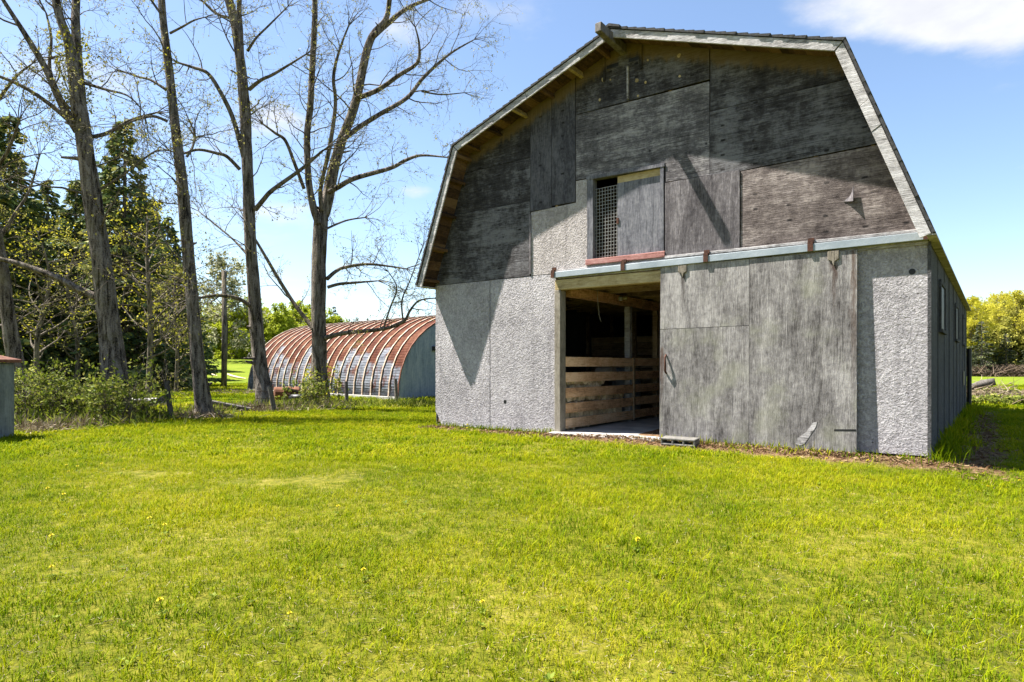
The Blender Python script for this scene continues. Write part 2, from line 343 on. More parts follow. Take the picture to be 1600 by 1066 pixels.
gc = n.ramp(f, [(0.0, (.03, .04, .004)), (0.4, (.085, .09, .006)), (0.75, (.155, .14, .016)), (1.0, (.25, .20, .09))])
spz = n.nd('ShaderNodeSeparateXYZ', Vector=p)
gc = n.mix(n.rng(spz.outputs[1], 15, 24), gc, n.ramp(f, [(0.0, (.045, .075, .004)), (0.5, (.11, .15, .007)), (1.0, (.18, .19, .025))]))
sp = n.nd('ShaderNodeSeparateXYZ', Vector=p)
# the strip of bare soil along the barn front, in barn coordinates
uu = n.math('ADD', n.math('MULTIPLY', n.math('SUBTRACT', sp.outputs[0], BX), CB), n.math('MULTIPLY', n.math('SUBTRACT', sp.outputs[1], BY), SB))
vv = n.math('SUBTRACT', n.math('MULTIPLY', n.math('SUBTRACT', sp.outputs[1], BY), CB), n.math('MULTIPLY', n.math('SUBTRACT', sp.outputs[0], BX), SB))
jit = n.math('MULTIPLY', n.math('SUBTRACT', n.noise(p, 3.0, 5, 0.7), 0.5), 0.5)
front = n.math('MULTIPLY', n.rng(n.math('ADD', vv, jit), -0.58, -0.36), n.rng(n.math('ADD', uu, jit), 0.0, 0.4))
side = n.math('MULTIPLY', n.rng(n.math('ADD', vv, jit), -0.35, -0.1), n.math('MULTIPLY', n.rng(n.math('ADD', uu, jit), W, W+0.1), n.rng(n.math('ADD', uu, jit), W+0.8, W+0.5)))
inside = n.rng(vv, L+0.5, L+0.2)
fm = n.math('MULTIPLY', n.math('MAXIMUM', n.math('MULTIPLY', front, n.rng(uu, W+0.3, W+0.1)), side), inside)
soil = n.ramp(n.noise(p, 22, 6, 0.7), [(0.25, (.05, .027, .014)), (0.55, (.14, .085, .045)), (0.8, (.26, .20, .125))])
gc = n.mix(fm, gc, soil)
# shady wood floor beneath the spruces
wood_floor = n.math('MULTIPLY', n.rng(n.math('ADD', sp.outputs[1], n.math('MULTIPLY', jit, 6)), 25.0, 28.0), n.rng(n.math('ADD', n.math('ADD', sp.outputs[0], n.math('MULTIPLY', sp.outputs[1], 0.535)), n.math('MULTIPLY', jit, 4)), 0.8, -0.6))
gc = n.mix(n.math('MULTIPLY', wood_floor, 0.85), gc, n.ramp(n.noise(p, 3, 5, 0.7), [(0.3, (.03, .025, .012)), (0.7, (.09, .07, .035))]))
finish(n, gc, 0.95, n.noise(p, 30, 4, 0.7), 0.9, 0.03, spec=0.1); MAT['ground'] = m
m, n = new_mat('rusted_quonset_sheet'); co = objco(n); s3 = n.nd('ShaderNodeSeparateXYZ', Vector=co)
hh = n.math('ADD', s3.outputs[2], n.math('MULTIPLY', n.math('SUBTRACT', rnd(n), 0.5), 1.3))
hh = n.math('ADD', hh, n.math('MULTIPLY', n.math('SUBTRACT', n.noise(n.vec(co, scale=(1.2, 1.2, 3)), 2.0, 5, 0.7), 0.5), 0.3))
rustc = n.ramp(n.noise(n.vec(co, scale=(1, 1, .5)), 3.0, 8, 0.75), [(0.32, (.03, .010, .007)), (0.48, (.07, .024, .015)), (0.6, (.105, .045, .025)), (0.72, (.19, .12, .07))])
galv = n.ramp(n.noise(n.vec(co, scale=(3, 3, 14)), 1.0, 4, 0.7), [(0.3, (.05, .056, .07)), (0.5, (.12, .13, .15)), (0.7, (.21, .22, .245))])
galv = n.mix(n.rng(n.noise(n.vec(co, scale=(1, 1, .4)), 4.0, 6, 0.75), 0.50, 0.60, 0, .9), galv, rustc)
galv = n.mix(0.0, galv, galv); finish(n, n.mix(n.rng(hh, 1.15, 1.3), galv, rustc), 0.75, n.math('SINE', n.math('MULTIPLY', s3.outputs[2], 75.0)), 0.35, 0.012, 0.0, 0.05); MAT['quonset'] = m
MAT['seam_rib'] = plain('pale_rusty_seam', (.34, .20, .11), (.74, .64, .52), 4, 0.8, k=.7)
MAT['blue_wall'] = wood('faded_blue_metal', ((.24, .31, .42), (.40, .48, .60), (.56, .63, .72)), 'z', 0.1, grain=.4, bstr=.2)
MAT['grey_metal'] = wood('dull_zinc', ((.13, .15, .16), (.24, .27, .28), (.38, .41, .42)), 'z', 0.1, grain=.4, bstr=.25)
MAT['rust_roof'] = plain('rusty_roof', (.14, .045, .025), (.30, .13, .08), 12, 0.85)
MAT['dandelion'] = plain('dandelion_yellow', (.80, .68, .01), (.88, .76, .03), 40, 0.8)

# ------------------------------------------------------------------ ground
def axis_pts(lo, hi, fine0, fine1, step):
    pts = list(np.arange(fine0, fine1+1e-6, step)); d = step; x = fine1
    while x < hi: d *= 1.18; x += d; pts.append(min(x, hi))
    d = step; x = fine0
    while x > lo: d *= 1.18; x -= d; pts.insert(0, max(x, lo))
    return pts
xs = axis_pts(-900, 900, -16, 14, 0.3); ys = axis_pts(-60, 1500, -1, 24, 0.3)
g = MB(); g.v = [(x, y, gz(x, y)) for y in ys for x in xs]; nx = len(xs)
g.f = [(j*nx+i, j*nx+i+1, (j+1)*nx+i+1, (j+1)*nx+i) for j in range(len(ys)-1) for i in range(nx-1)]
tag(g.build('ground', MAT['ground'], smooth=True, recalc=False), kind='structure')

# ================================================================== BARN
barn = empty('barn', (BX, BY, 0), BTH, label='weathered grey gambrel roofed barn with open sliding door', cat='barn')
OUT = [(-.076, 2.36), (.752, 4.596), (W/2, 5.633), (W-.752, 4.596), (W+.076, 2.36)]
OV = 0.385
def off(d):
    """roof profile moved inwards by d"""
    ln = []
    for (a, b) in zip(OUT, OUT[1:]):
        t = Vector((b[0]-a[0], b[1]-a[1])).normalized(); nn = Vector((t.y, -t.x)); ln.append((Vector(a)+nn*d, t, Vector(b)+nn*d))
    res = [ln[0][0]]
    for (p, t, _), (q, s, _) in zip(ln, ln[1:]):
        k = (q-p).cross(s)/t.cross(s) if hasattr(Vector((0, 0)), 'cross') else 0
        res.append(p+t*k)
    res.append(ln[-1][2]); return res
def clip_profile(poly, d):
    P = off(d)
    for a, b in zip(P, P[1:]):
        t = b-a; outp = []
        side_ = lambda q: t.x*(q[1]-a.y)-t.y*(q[0]-a.x)          # negative = inside (below the slope)
        for i in range(len(poly)):
            p, q = poly[i], poly[(i+1) % len(poly)]; sp_, sq = side_(p), side_(q)
            if sp_ <= 0: outp.append(p)
            if (sp_ < 0) != (sq < 0) and abs(sp_-sq) > 1e-9:
                k = sp_/(sp_-sq); outp.append((p[0]+(q[0]-p[0])*k, p[1]+(q[1]-p[1])*k))
        poly = outp
        if len(poly) < 3: return []
    return poly

# --- foundation and floor
fd = MB()
for a, b in (((0, .02, -.4), (2.5, .2, -.03)), ((4.25, .02, -.4), (W, .2, -.03)), ((0, .2, -.4), (.2, L, -.03)), ((W-.2, .2, -.4), (W, L, -.03)), ((.2, L-.2, -.4), (W-.2, L, -.03))): fd.box(a, b)
fd.build('foundation', MAT['concrete'], barn)
MB().box((2.505, -.20, -.4), (4.245, .2, -.015)).box((.21, .205, -.4), (W-.21, L-.21, -.02)).build('floor_slab', MAT['concrete'], barn, bevel=.01)
# --- front wall: studs, with the sheets on them
st = MB()
for u in np.arange(.05, W, .61):
    top = min(p for p in [5.5-abs(u-W/2)*.357, 2.36+u*2.70, 2.36+(W-u)*2.70])-.12
    for h0, h1 in (((0, 2.3),) if not 2.5 < u < 4.25 else ())+(((2.45, top),) if not 3.05 < u < 4.3 else ((2.25, 2.46), (3.8, top))):
        if h1 > h0+.1: st.box((u, .012, h0), (u+.04, .09, h1))
fw = st.build('front_wall', MAT['inner_wood'], barn)
GAP = .004
def sheet(poly, mat, v0=-.016, v1=.004, name='wall_panel', label=None, clip=True):
    poly = clip_profile(poly, .06) if clip else poly
    o = MB().prism(poly, v0, v1).build(name, MAT[mat], fw)
    if label: o['label'] = label
    return o
def rect(u0, u1, h0, h1): return [(u0+GAP, h0+GAP), (u1-GAP, h0+GAP), (u1-GAP, h1-GAP), (u0+GAP, h1-GAP)]
sheet([(.15, -.05), (1.221, -.05), (1.221, 2.385), (.004, 2.385), (.004, .18), (.05, .13)], 'osb', clip=False)
sheet(rect(1.232, 2.515, -.05, 2.39), 'osb', clip=False)
sheet(rect(4.25, 5.9, -.03, 2.36), 'osb', clip=False)
sheet(rect(5.9, 7.315, -.0, 2.39), 'osb', clip=False)
sheet(rect(-.1, 2.04, 2.39, 3.57), 'ply_dark', -.020)
sheet(rect(.3, 2.04, 3.57, 4.25), 'ply_dark', -.017)
sheet(rect(.3, 2.04, 4.25, 5.4), 'ply_dark', -.018)
sheet(rect(2.04, 2.44, 3.40, 5.5), 'ply_vert', -.022)
sheet(rect(2.44, 2.86, 3.43, 5.6), 'ply_vert', -.020)
sheet([(2.05, 2.395), (3.06, 2.395), (3.06, 3.74), (2.87, 3.74), (2.87, 3.42), (2.05, 3.39)], 'osb_pink', -.014)
sheet([(2.868, 3.755), (4.29, 3.745), (4.29, 3.49), (4.896, 3.48), (4.896, 4.70), (2.868, 4.72)], 'ply_mid', -.017)
sheet([(4.90, 3.47), (5.28, 3.46), (5.30, 3.46), (7.0, 3.5), (7.0, 4.30), (4.904, 4.30)], 'ply_dark', -.020)
sheet(rect(2.868, 4.90, 4.725, 5.9), 'ply_dark', -.020)
sheet(rect(4.904, 6.9, 4.305, 5.6), 'ply_dark', -.017)
sheet([(5.30, 2.44), (7.5, 2.44), (7.5, 3.49), (5.30, 3.45)], 'ply_brown', -.018)
sheet(rect(4.285, 5.295, 2.46, 3.475), 'ply_patch', -.034, -.010)
sheet(rect(2.56, 4.28, 2.395, 2.47), 'osb_pink', -.012)
# battens over the upright seams at the left, peeling strip above the rail, pale knots and the peak vent
MB().box((2.025, -.034, 2.42), (2.055, -.021, 3.36)).build('batten', MAT['ply_patch'], fw)
MB().box((4.29, -.05, 2.44), (7.28, -.0355, 2.475)).box((2.56, -.036, 2.30), (7.31, -.0175, 2.439)).build('ledger_strip', MAT['paint'], fw, bevel=.004)
for u, h, r in ((3.33, 5.137, .028), (3.45, 5.10, .014), (3.864, 4.98, .028), (4.0, 4.92, .018), (3.274, 4.853, .02), (3.883, 4.758, .016), (4.484, 5.152, .026), (4.493, 4.874, .018), (4.03, 5.22, .016)):
    poly = [(u+r*math.cos(a)*random.uniform(.75, 1.2), h+r*math.sin(a)*random.uniform(.8, 1.3)) for a in np.arange(0, 6.2, .7)]
    MB().prism(poly, -.026, -.02).build('hole_plug', MAT['new_wood'], fw)
for u0, u1, h0, h1, mt in ((3.34, 3.37, 5.10, 5.45, 'ply_dark'), (3.91, 3.95, 5.12, 5.45, 'ply_dark'), (3.72, 3.745, 4.75, 5.21, 'paint')):
    MB().box((u0, -.05, h0), (u1, -.02, h1)).build('vent_strip', MAT[mt], fw)
for u0, u1, h in ((3.39, 3.58, 5.29), (3.74, 3.90, 5.29)):
    MB().box((u0, -.024, h-.025), (u1, -.019, h+.025)).build('vent_slot', MAT['black'], fw)
# curled flap of veneer on the brown sheet
fl = MB(); k = 6
fl.add([(6.53+.06*t, -.021-.03*t*t, 2.93+.12*t*t) for t in np.linspace(0, 1, k)]+[(6.48+.11*t, -.021-.05*t*t, 2.89-.02*t) for t in np.linspace(0, 1, k)], [(i, i+1, k+i+1, k+i) for i in range(k-1)])
o = fl.build('veneer_flap', MAT['ply_patch'], fw); o.modifiers.new('thick', 'SOLIDIFY').thickness = .004
for cx_, ch_, rr in ((7.16, 2.02, .033), (1.538, .40, .03)):
    MB().prism([(cx_+rr*math.cos(a), ch_+rr*math.sin(a)) for a in np.arange(0, 6.2, .45)], -.0185, -.0155).build('knot_hole', MAT['black'], fw)
# --- loft opening
lw = MB().box((3.07, -.03, 2.50), (3.165, .09, 3.72)).box((4.215, -.03, 2.50), (4.265, .09, 3.70)).add(
    [(3.06, -.036, 3.72), (4.28, -.036, 3.70), (4.28, .09, 3.70), (3.06, .09, 3.72), (3.06, -.036, 3.765), (4.28, -.036, 3.745), (4.28, .09, 3.745), (3.06, .09, 3.765)],
    [(0,3,2,1),(4,5,6,7),(0,1,5,4),(1,2,6,5),(2,3,7,6),(3,0,4,7)]).build('loft_window', MAT['shutter'], barn)
MB().box((3.05, -.05, 2.465), (4.29, .06, 2.545)).build('window_sill', MAT['red_paint'], lw, bevel=.006)
sh_o = MB().box((3.545, .012, 2.55), (4.212, .03, 3.60)).build('shutter', MAT['shutter'], lw)
MB().box((3.545, .016, 3.602), (4.212, .03, 3.70)).build('shutter_top', MAT['new_wood'], lw)
MB().box((3.535, -.002, 3.02), (3.57, .012, 3.10)).build('latch', MAT['rust'], lw)
wm = MB()
for u in np.arange(3.19, 3.55, .047): wm.tube([(u, .04, 2.55), (u+.004, .04, 3.1), (u, .04, 3.58)], [.0045]*3, 4)
for h in np.arange(2.58, 3.60, .05): wm.tube([(3.165, .047, h), (3.35, .045, h+.004), (3.56, .047, h+.006)], [.0045]*3, 4)
wm.build('wire_mesh', MAT['wire'], lw)
# --- door opening
MB().box((2.52, -.055, 2.13), (4.30, .06, 2.285)).build('door_header', MAT['new_wood'], barn, bevel=.006)
MB().box((2.515, -.06, -.02), (2.62, .10, 2.127)).build('door_jamb', MAT['post_wood'], barn, bevel=.006)
# --- sliding door track
tr = MB().prism([(0, 0)]*0 or [(2.50, 2.315), (7.32, 2.345), (7.32, 2.43), (2.50, 2.40)], -.105, -.037).build('door_track', MAT['galv'], barn, bevel=.003)
for u in (2.515, 3.69, 4.88, 6.14, 7.30):
    h = 2.40+(u-2.5)*.0062
    MB().box((u-.03, -.117, h-.085), (u+.03, -.106, h+.03)).box((u-.03, -.106, h+.008), (u+.03, -.062, h+.03)).box((u-.035, -.075, h+.0305), (u+.035, -.052, h+.075)).build('track_bracket', MAT['rust'], tr)
# --- sliding door
dr = MB().box((4.26, -.095, .02), (4.33, -.06, 2.30)).box((6.54, -.095, .02), (6.61, -.06, 2.29)).box((4.33, -.095, 1.1), (6.54, -.06, 1.2)).build('sliding_door', MAT['post_wood'], barn); dr.rotation_euler = (-.016, 0, 0)
def dpanel(u0, u1, h0, h1, v): return MB().prism([(u0, h0[0]), (u1, h0[1]), (u1, h1[1]), (u0, h1[0])], v, -.0955).build('door_panel', MAT['door_ply'], dr)
dpanel(4.245, 5.428, (-.035, -.02), (1.472, 1.482), -.118); dpanel(4.245, 5.428, (1.478, 1.488), (2.335, 2.315), -.117)
dpanel(5.434, 6.63, (-.02, -.02), (2.315, 2.303), -.121)
MB().box((5.425, -.108, -.085), (6.64, -.06, -.022)).build('bottom_rail', MAT['rust'], dr, bevel=.008)
for u, h in ((4.56, 2.28), (6.385, 2.265)):
    MB().prism([(u-.06, h+.05), (u+.06, h+.05), (u+.06, h-.05), (u+.02, h-.07), (u+.005, h-.13), (u-.015, h-.07), (u-.06, h-.045)], -.138, -.123).build('door_hanger', MAT['post_wood'], dr, bevel=.005)
hp_ = [(4.335+.0, -.125, 1.13), (4.335, -.165, 1.09), (4.345, -.175, 1.0), (4.34, -.165, .91), (4.34, -.125, .88)]
MB().tube(hp_, [.014]*5, 6).build('door_handle', MAT['rust'], dr, smooth=True)
o = MB().prism([(5.98, .05), (6.03, .035), (6.08, .06), (6.20, .26), (6.22, .33), (6.17, .31), (6.10, .20), (6.0, .12)], -.1245, -.1215).build('torn_veneer', MAT['paint'], dr)
MB().prism([(6.40, .25), (6.625, .262), (6.625, .24), (6.40, .228)], -.1225, -.1200).build('crack', MAT['black'], dr)
# --- side walls and back wall
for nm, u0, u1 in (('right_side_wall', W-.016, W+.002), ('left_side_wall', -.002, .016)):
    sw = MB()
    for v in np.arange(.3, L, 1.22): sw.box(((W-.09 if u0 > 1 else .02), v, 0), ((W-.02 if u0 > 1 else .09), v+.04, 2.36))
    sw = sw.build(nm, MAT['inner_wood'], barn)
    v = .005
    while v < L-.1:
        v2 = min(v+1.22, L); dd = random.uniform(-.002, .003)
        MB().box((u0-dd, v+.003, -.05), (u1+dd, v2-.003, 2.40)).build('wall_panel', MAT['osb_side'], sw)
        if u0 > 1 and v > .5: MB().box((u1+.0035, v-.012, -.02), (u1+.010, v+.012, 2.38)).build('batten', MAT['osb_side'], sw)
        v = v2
    if u0 > 1:
        for v in (1.45, 5.35, 8.6):
            wn = MB().box((u1+.006, v, 1.45), (u1+.03, v+.05, 2.08)).box((u1+.006, v+.9, 1.45), (u1+.03, v+.95, 2.08)).box((u1+.006, v+.05, 2.03), (u1+.028, v+.9, 2.08)).box((u1+.006, v-.03, 1.41), (u1+.045, v+.98, 1.449)).build('window', MAT['osb_side'], sw)
            MB().box((u1+.005, v+.052, 1.452), (u1+.012, v+.898, 2.028)).build('window_pane', MAT['glass'], wn)
        MB().box((u1+.006, 8.9, .55), (u1+.015, 9.5, .85)).build('hatch', MAT['black'], sw)
        MB().tube([(W+.06, L-.05, -.3), (W+.06, L-.05, 1.4)], [.05, .05], 8).build('drain_pipe', MAT['black'], sw)
MB().box((W-.012, -.026, -.02), (W+.022, -.0165, 2.36)).build('corner_board', MAT['osb_side'], fw)
bw = clip_profile([(0, -.03), (W, -.03), (W, 6), (0, 6)], .06)
MB().prism(bw, L, L+.02).build('back_wall', MAT['ply_dark'], barn)
# --- roof: deck, planks beneath, shingle courses above, rake boards in front
d0, d1 = off(.026), off(.032)
rf = MB()
for i in range(4): rf.prism([tuple(d0[i]), tuple(d0[i+1]), tuple(d1[i+1]), tuple(d1[i])], -OV+.01, L+.3)
rf = rf.build('roof', MAT['plank'], barn)
p0, p1 = off(.034), off(.058)
for i, cnt in ((0, 15), (1, 20), (2, 20), (3, 15)):
    for k in range(cnt):
        a, b = (k+.015)/cnt, (k+.985)/cnt; j = random.uniform(-.02, .008)
        q = [p0[i].lerp(p0[i+1], a), p0[i].lerp(p0[i+1], b), p1[i].lerp(p1[i+1], b), p1[i].lerp(p1[i+1], a)]
        MB().prism([tuple(x) for x in q], -OV-.002+max(j, 0), L+.3).build('roof_plank', MAT['plank'], rf)
s0, s1, s2 = off(.024), off(.004), off(-.012)
for i, cnt in ((0, 17), (1, 22), (2, 22), (3, 17)):
    for k in range(cnt):
        a, b = k/cnt, (k+1.06)/cnt
        if i >= 2: a, b = (k-.06)/cnt, (k+1)/cnt
        if i in (1, 2): a, b = max(0, a), min(1, b)
        q = [s0[i].lerp(s0[i+1], a), s0[i].lerp(s0[i+1], b)]
        hi, lo = (s1, s2) if i < 2 else (s2, s1)
        q += [hi[i].lerp(hi[i+1], b), (s2 if i < 2 else s1)[i].lerp((s2 if i < 2 else s1)[i+1], a)]
        MB().prism([tuple(x) for x in q], -OV-.05+random.uniform(-.006, .006), L+.33).build('shingle_course', MAT['shingle'], rf)
c2 = off(-.03)[2]; c1 = off(.0)[2]
MB().prism([(W/2-.16, c1.y-.065), (W/2, c1.y-.005), (W/2+.16, c1.y-.065), (W/2+.16, c1.y-.035), (W/2, c2.y), (W/2-.16, c1.y-.035)], -OV-.075, L+.34).build('ridge_cap', MAT['shingle'], rf)
f0, f1 = off(.030), off(.135)
def rake(i, a, b, extra=0.0):
    q = [f0[i].lerp(f0[i+1], a), f0[i].lerp(f0[i+1], b), f1[i].lerp(f1[i+1], b), f1[i].lerp(f1[i+1], a)]
    return MB().prism([tuple(x) for x in q], -OV-.03-extra, -OV-.005).build('rake_board', MAT['paint'], rf, bevel=.004)
rake(0, 0, .998); rake(1, .002, .5); rake(1, .502, .998); rake(2, .002, .998, .004); rake(3, .002, .31); rake(3, .312, .45, .004); rake(3, .452, 1)
k0, k1 = off(.06), off(.14)
for i, ts in ((0, (.06, .3, .55, .8, .97)), (1, (.06, .22, .4, .58, .76, .92))):
    for t in ts:
        lf = .045/((p0[i+1]-p0[i]).length)
        q = [k0[i].lerp(k0[i+1], t-lf/2), k0[i].lerp(k0[i+1], t+lf/2), k1[i].lerp(k1[i+1], t+lf/2), k1[i].lerp(k1[i+1], t-lf/2)]
        MB().prism([tuple(x) for x in q], -OV-.004, -.022).build('lookout', MAT['new_wood'] if (i == 1 and t in (.4, .76)) else MAT['plank'], rf)
MB().bar((W/2, .2, 5.46), (W/2-.01, -.74, 5.50), .10, .13).build('ridge_beam', MAT['fence_wood'], rf, bevel=.01)
# eave returns
MB().box((-.09, -OV-.02, 2.335), (.0, L+.3, 2.352)).build('eave_board', MAT['paint'], rf); MB().box((W+.005, -OV-.02, 2.335), (W+.09, L+.3, 2.352)).build('eave_board', MAT['paint'], rf)
# --- inside: loft floor, joists, beam, partition, posts
lf_ = MB().box((.1, .1, 2.37), (W-.1, L-.05, 2.395)).build('loft_floor', MAT['inner_wood'], barn)
for v in np.arange(.35, 7, .61): MB().box((.1, v, 2.22), (W-.1, v+.045, 2.368)).build('joist', MAT['inner_wood'], lf_)
MB().box((2.50, .3, 2.06), (2.60, 8, 2.218)).build('beam', MAT['slat_wood'], lf_)
pt = MB().box((.1, 5.3, -.02), (W-.1, 5.34, .05)).build('partition_wall', MAT['inner_wood'], barn)
for k in range(11):
    h = .06+k*.145
    MB().box((.1, 5.3+random.uniform(0, .01), h), ((4.6 if k > 6 else W-.1), 5.33, h+.138)).build('board', MAT['inner_wood'], pt)
for u in (1.2, 2.9, 4.6, 5.9): MB().box((u, 5.24, 0), (u+.1, 5.298, 2.2)).build('post', MAT['inner_wood'], pt)
MB().bar((2.55, 4.7, 1.25), (2.55, 3.6, 2.1), .09, .12).build('brace', MAT['slat_wood'], lf_)
gt = MB().box((2.49, 2.32, -.02), (2.59, 2.42, 2.055)).build('slat_gate', MAT['paint'], barn)
for k, h in enumerate((.02, .255, .49, .73, .97)):
    MB().box((2.592, .102, h), (2.618, 2.42, h+.15)).build('slat', MAT['slat_wood'], gt); MB().box((2.592, 2.43, h+.01), (2.618, 3.55, h+.155)).build('slat', MAT['slat_wood'], gt)
MB().box((2.5, 3.5, -.02), (2.59, 3.6, 2.055)).build('gate_post', MAT['inner_wood'], gt)
MB().box((2.60, 2.405, 0), (2.64, 2.445, 1.12)).build('gate_stile', MAT['inner_wood'], gt)
# lamp on the beam
lp = empty('bulb_lamp', (*barn_xy(2.60, 1.9), 2.16), BTH, label='bare unlit bulb in a socket on the beam inside the doorway', cat='lamp')
MB().tube([(0, 0, 0), (.05, 0, 0), (.07, 0, 0)], [.045, .045, .03], 10).build('socket', MAT['paint'], lp, smooth=True)
MB().tube([(.07, 0, 0), (.09, 0, 0), (.12, 0, 0), (.145, 0, 0), (.155, 0, 0)], [.018, .032, .038, .028, .006], 10).build('bulb', plain('bulb_glass', (.6, .52, .28), (.7, .62, .36), 3, .15), lp, smooth=True)
# hanging cord
x, y = barn_xy(2.72, .9)
tag(MB().tube([(x, y, 2.2), (x+.01, y, 2.0), (x+.03, y, 1.8), (x+.06, y, 1.7)], [.005]*4, 5).build('hanging_cord', MAT['wire']), 'thin pale cord dangling inside the barn doorway', 'cord')
# firewood behind the slats
lg = []
def log_mesh(seed):
    random.seed(seed); mb = MB(); n_ = 7 if seed % 2 else 5; r = random.uniform(.06, .09)
    pr = [r*random.uniform(.8, 1.15) for _ in range(n_)]; ln_ = random.uniform(.34, .42)
    vs = [(x_, pr[k]*math.cos(2*math.pi*k/n_), pr[k]*math.sin(2*math.pi*k/n_)) for x_ in (-ln_/2, ln_/2) for k in range(n_)]
    mb.add(vs, [tuple(range(n_-1, -1, -1)), tuple(range(n_, 2*n_))]+[(k, (k+1) % n_, n_+(k+1) % n_, n_+k) for k in range(n_)]); return mb
protos = []
for s_ in range(6):
    o = log_mesh(s_+1).build('firewood_log', MAT['log_end']); protos.append(o.data); bpy.data.objects.remove(o)
random.seed(11)
for row in range(6):
    for k in range(13-row if row > 3 else 13):
        v = .25+k*.15+(row % 2)*.07; 
        if row > 3 and v > 1.4: continue
        x, y = barn_xy(2.37+random.uniform(-.05, .02), v)
        o = bpy.data.objects.new('firewood_log', random.choice(protos)); C.objects.link(o)
        o.location = (x, y, .07+row*.135); o.rotation_euler = (random.uniform(0, 6), random.uniform(-.05, .05), BTH+random.uniform(-.15, .15))
        tag(o, 'split firewood log in the pile behind the slatted gate', 'firewood', 'firewood logs piled behind the slatted gate')
x, y = barn_xy(2.2, 2.9)
bl_ = empty('plastic_barrel', (x, y, -.02), 0, label='pale blue grey barrel standing behind the slatted gate', cat='barrel')
MB().tube([(0, 0, 0), (0, 0, .02), (0, 0, .3), (0, 0, .33), (0, 0, .6), (0, 0, .63), (0, 0, .9), (0, 0, .93)], [.27, .29, .30, .31, .30, .31, .29, .27], 20).build('body', plain('blue_grey_plastic', (.30, .36, .42), (.42, .47, .52), 3, .5), bl_, smooth=False)
MB().tube([(0, 0, .932), (0, 0, .96)], [.28, .27], 20).build('lid', MAT['grey_metal'], bl_)
x, y = barn_xy(2.3, 1.95)
tag(MB().tube([(x-.12, y+.1, .85), (x, y, .85), (x+.14, y-.1, .85)], [.11, .115, .11], 12).build('large_log', plain('birch_wood', (.55, .46, .34), (.72, .63, .5), 10, .8)), 'thick pale round log resting on the firewood pile', 'log')
# concrete block by the door
x, y = barn_xy(4.62, -.32); blk = MB()
for a, b in (((-.23, -.09, 0), (.23, .09, .025)), ((-.23, -.09, .07), (.23, .09, .095))): blk.box(a, b)
for q in (-.23, -.083, .063, .205): blk.box((q, -.088, .0255), (q+.025, .088, .0695))
o = blk.build('concrete_block', MAT['old_concrete'], bevel=.006); o.location = (x, y, gz(x, y)+.005); o.rotation_euler = (R(4), 0, BTH+.02); tag(o, 'pale hollow concrete block lying in front of the sliding door', 'block')

# ================================================================== QUONSET HUT
QA = at(622, 570, 19.6).xy; QB = at(388, 570, 26.4).xy
ax = Vector((QB.x-QA.x, QB.y-QA.y)); QL = ax.length; ax.normalize(); qn = Vector((-ax.y, ax.x))
if qn.y < 0: qn = -qn
qn = Vector((ax.y, -ax.x)) if Vector((ax.y, -ax.x)).y > 0 else Vector((-ax.y, ax.x))
QW, QH = 6.6, 2.85
qz = -.1
quon = empty('quonset_hut', (QA.x, QA.y, qz), 0, label='arched metal hut with rust red ribbed roof and blue end wall', cat='hut')
def qpt(s, a, r=0.0):
    """s along the hut, a = 0..pi across the arch"""
    hw = QW/2; d = hw-(hw+r)*math.cos(a); h = (QH+r)*math.sin(a)**0.86 if 0 < a < math.pi else 0
    return Vector((ax.x*s+qn.x*d, ax.y*s+qn.y*d, h))
NS = 21; sw_ = QL/NS
arch = [math.pi*k/22 for k in range(23)]
for side_s in (QL-.06, 0.06):
    q0 = MB(); pts = [qpt(side_s, a, -.03) for a in arch]; q0.add(pts, [tuple(range(len(pts)))])
    endw = q0.build('end_wall', MAT['blue_wall'], quon); endw.modifiers.new('thick', 'SOLIDIFY').thickness = .03
c_ = qn*2.0
MB().bar(qpt(-.01, 0)+Vector((qn.x*1.35, qn.y*1.35, 1.62)), qpt(-.01, 0)+Vector((qn.x*2.6, qn.y*2.6, 1.62)), .06, .14).build('lintel', MAT['black'], endw)
for i in range(NS):
    mb = MB(); s_a, s_b = i*sw_+.004, (i+1)*sw_-.004; mid = (s_a+s_b)/2
    cols_ = [(s_a, 0), (s_a+sw_*.3, -.03), (s_b-sw_*.3, -.03), (s_b, 0)]
    vs = [qpt(s, a, r) for a in arch for s, r in cols_]
    mb.add(vs, [(j*4+k, j*4+k+1, (j+1)*4+k+1, (j+1)*4+k) for j in range(len(arch)-1) for k in range(3)])
    mb.build('roof_panel', MAT['quonset'], quon, smooth=True).modifiers.new('thick', 'SOLIDIFY').thickness = .01
for i in range(NS+1):
    vs = [qpt(i*sw_-.024, a, r) for a in arch for r in (.004, .03)]+[qpt(i*sw_+.024, a, r) for a in arch for r in (.004, .03)]
    m_ = len(arch)*2; mb = MB()
    mb.add(vs, [(j*2+1, (j+1)*2+1, m_+(j+1)*2+1, m_+j*2+1) for j in range(len(arch)-1)]+[(j*2, (j+1)*2, (j+1)*2+1, j*2+1) for j in range(len(arch)-1)]+[(m_+j*2, m_+j*2+1, m_+(j+1)*2+1, m_+(j+1)*2) for j in range(len(arch)-1)])
    mb.build('seam_rib', MAT['seam_rib'] if i else MAT['rust_roof'], quon)
b0, b1 = qpt(-.1, 0), qpt(QL, 0); MB().bar(b0+Vector((-qn.x*.08, -qn.y*.08, .02)), b1+Vector((-qn.x*.08, -qn.y*.08, .02)), .2, .22).build('base_kerb', MAT['concrete'], quon)

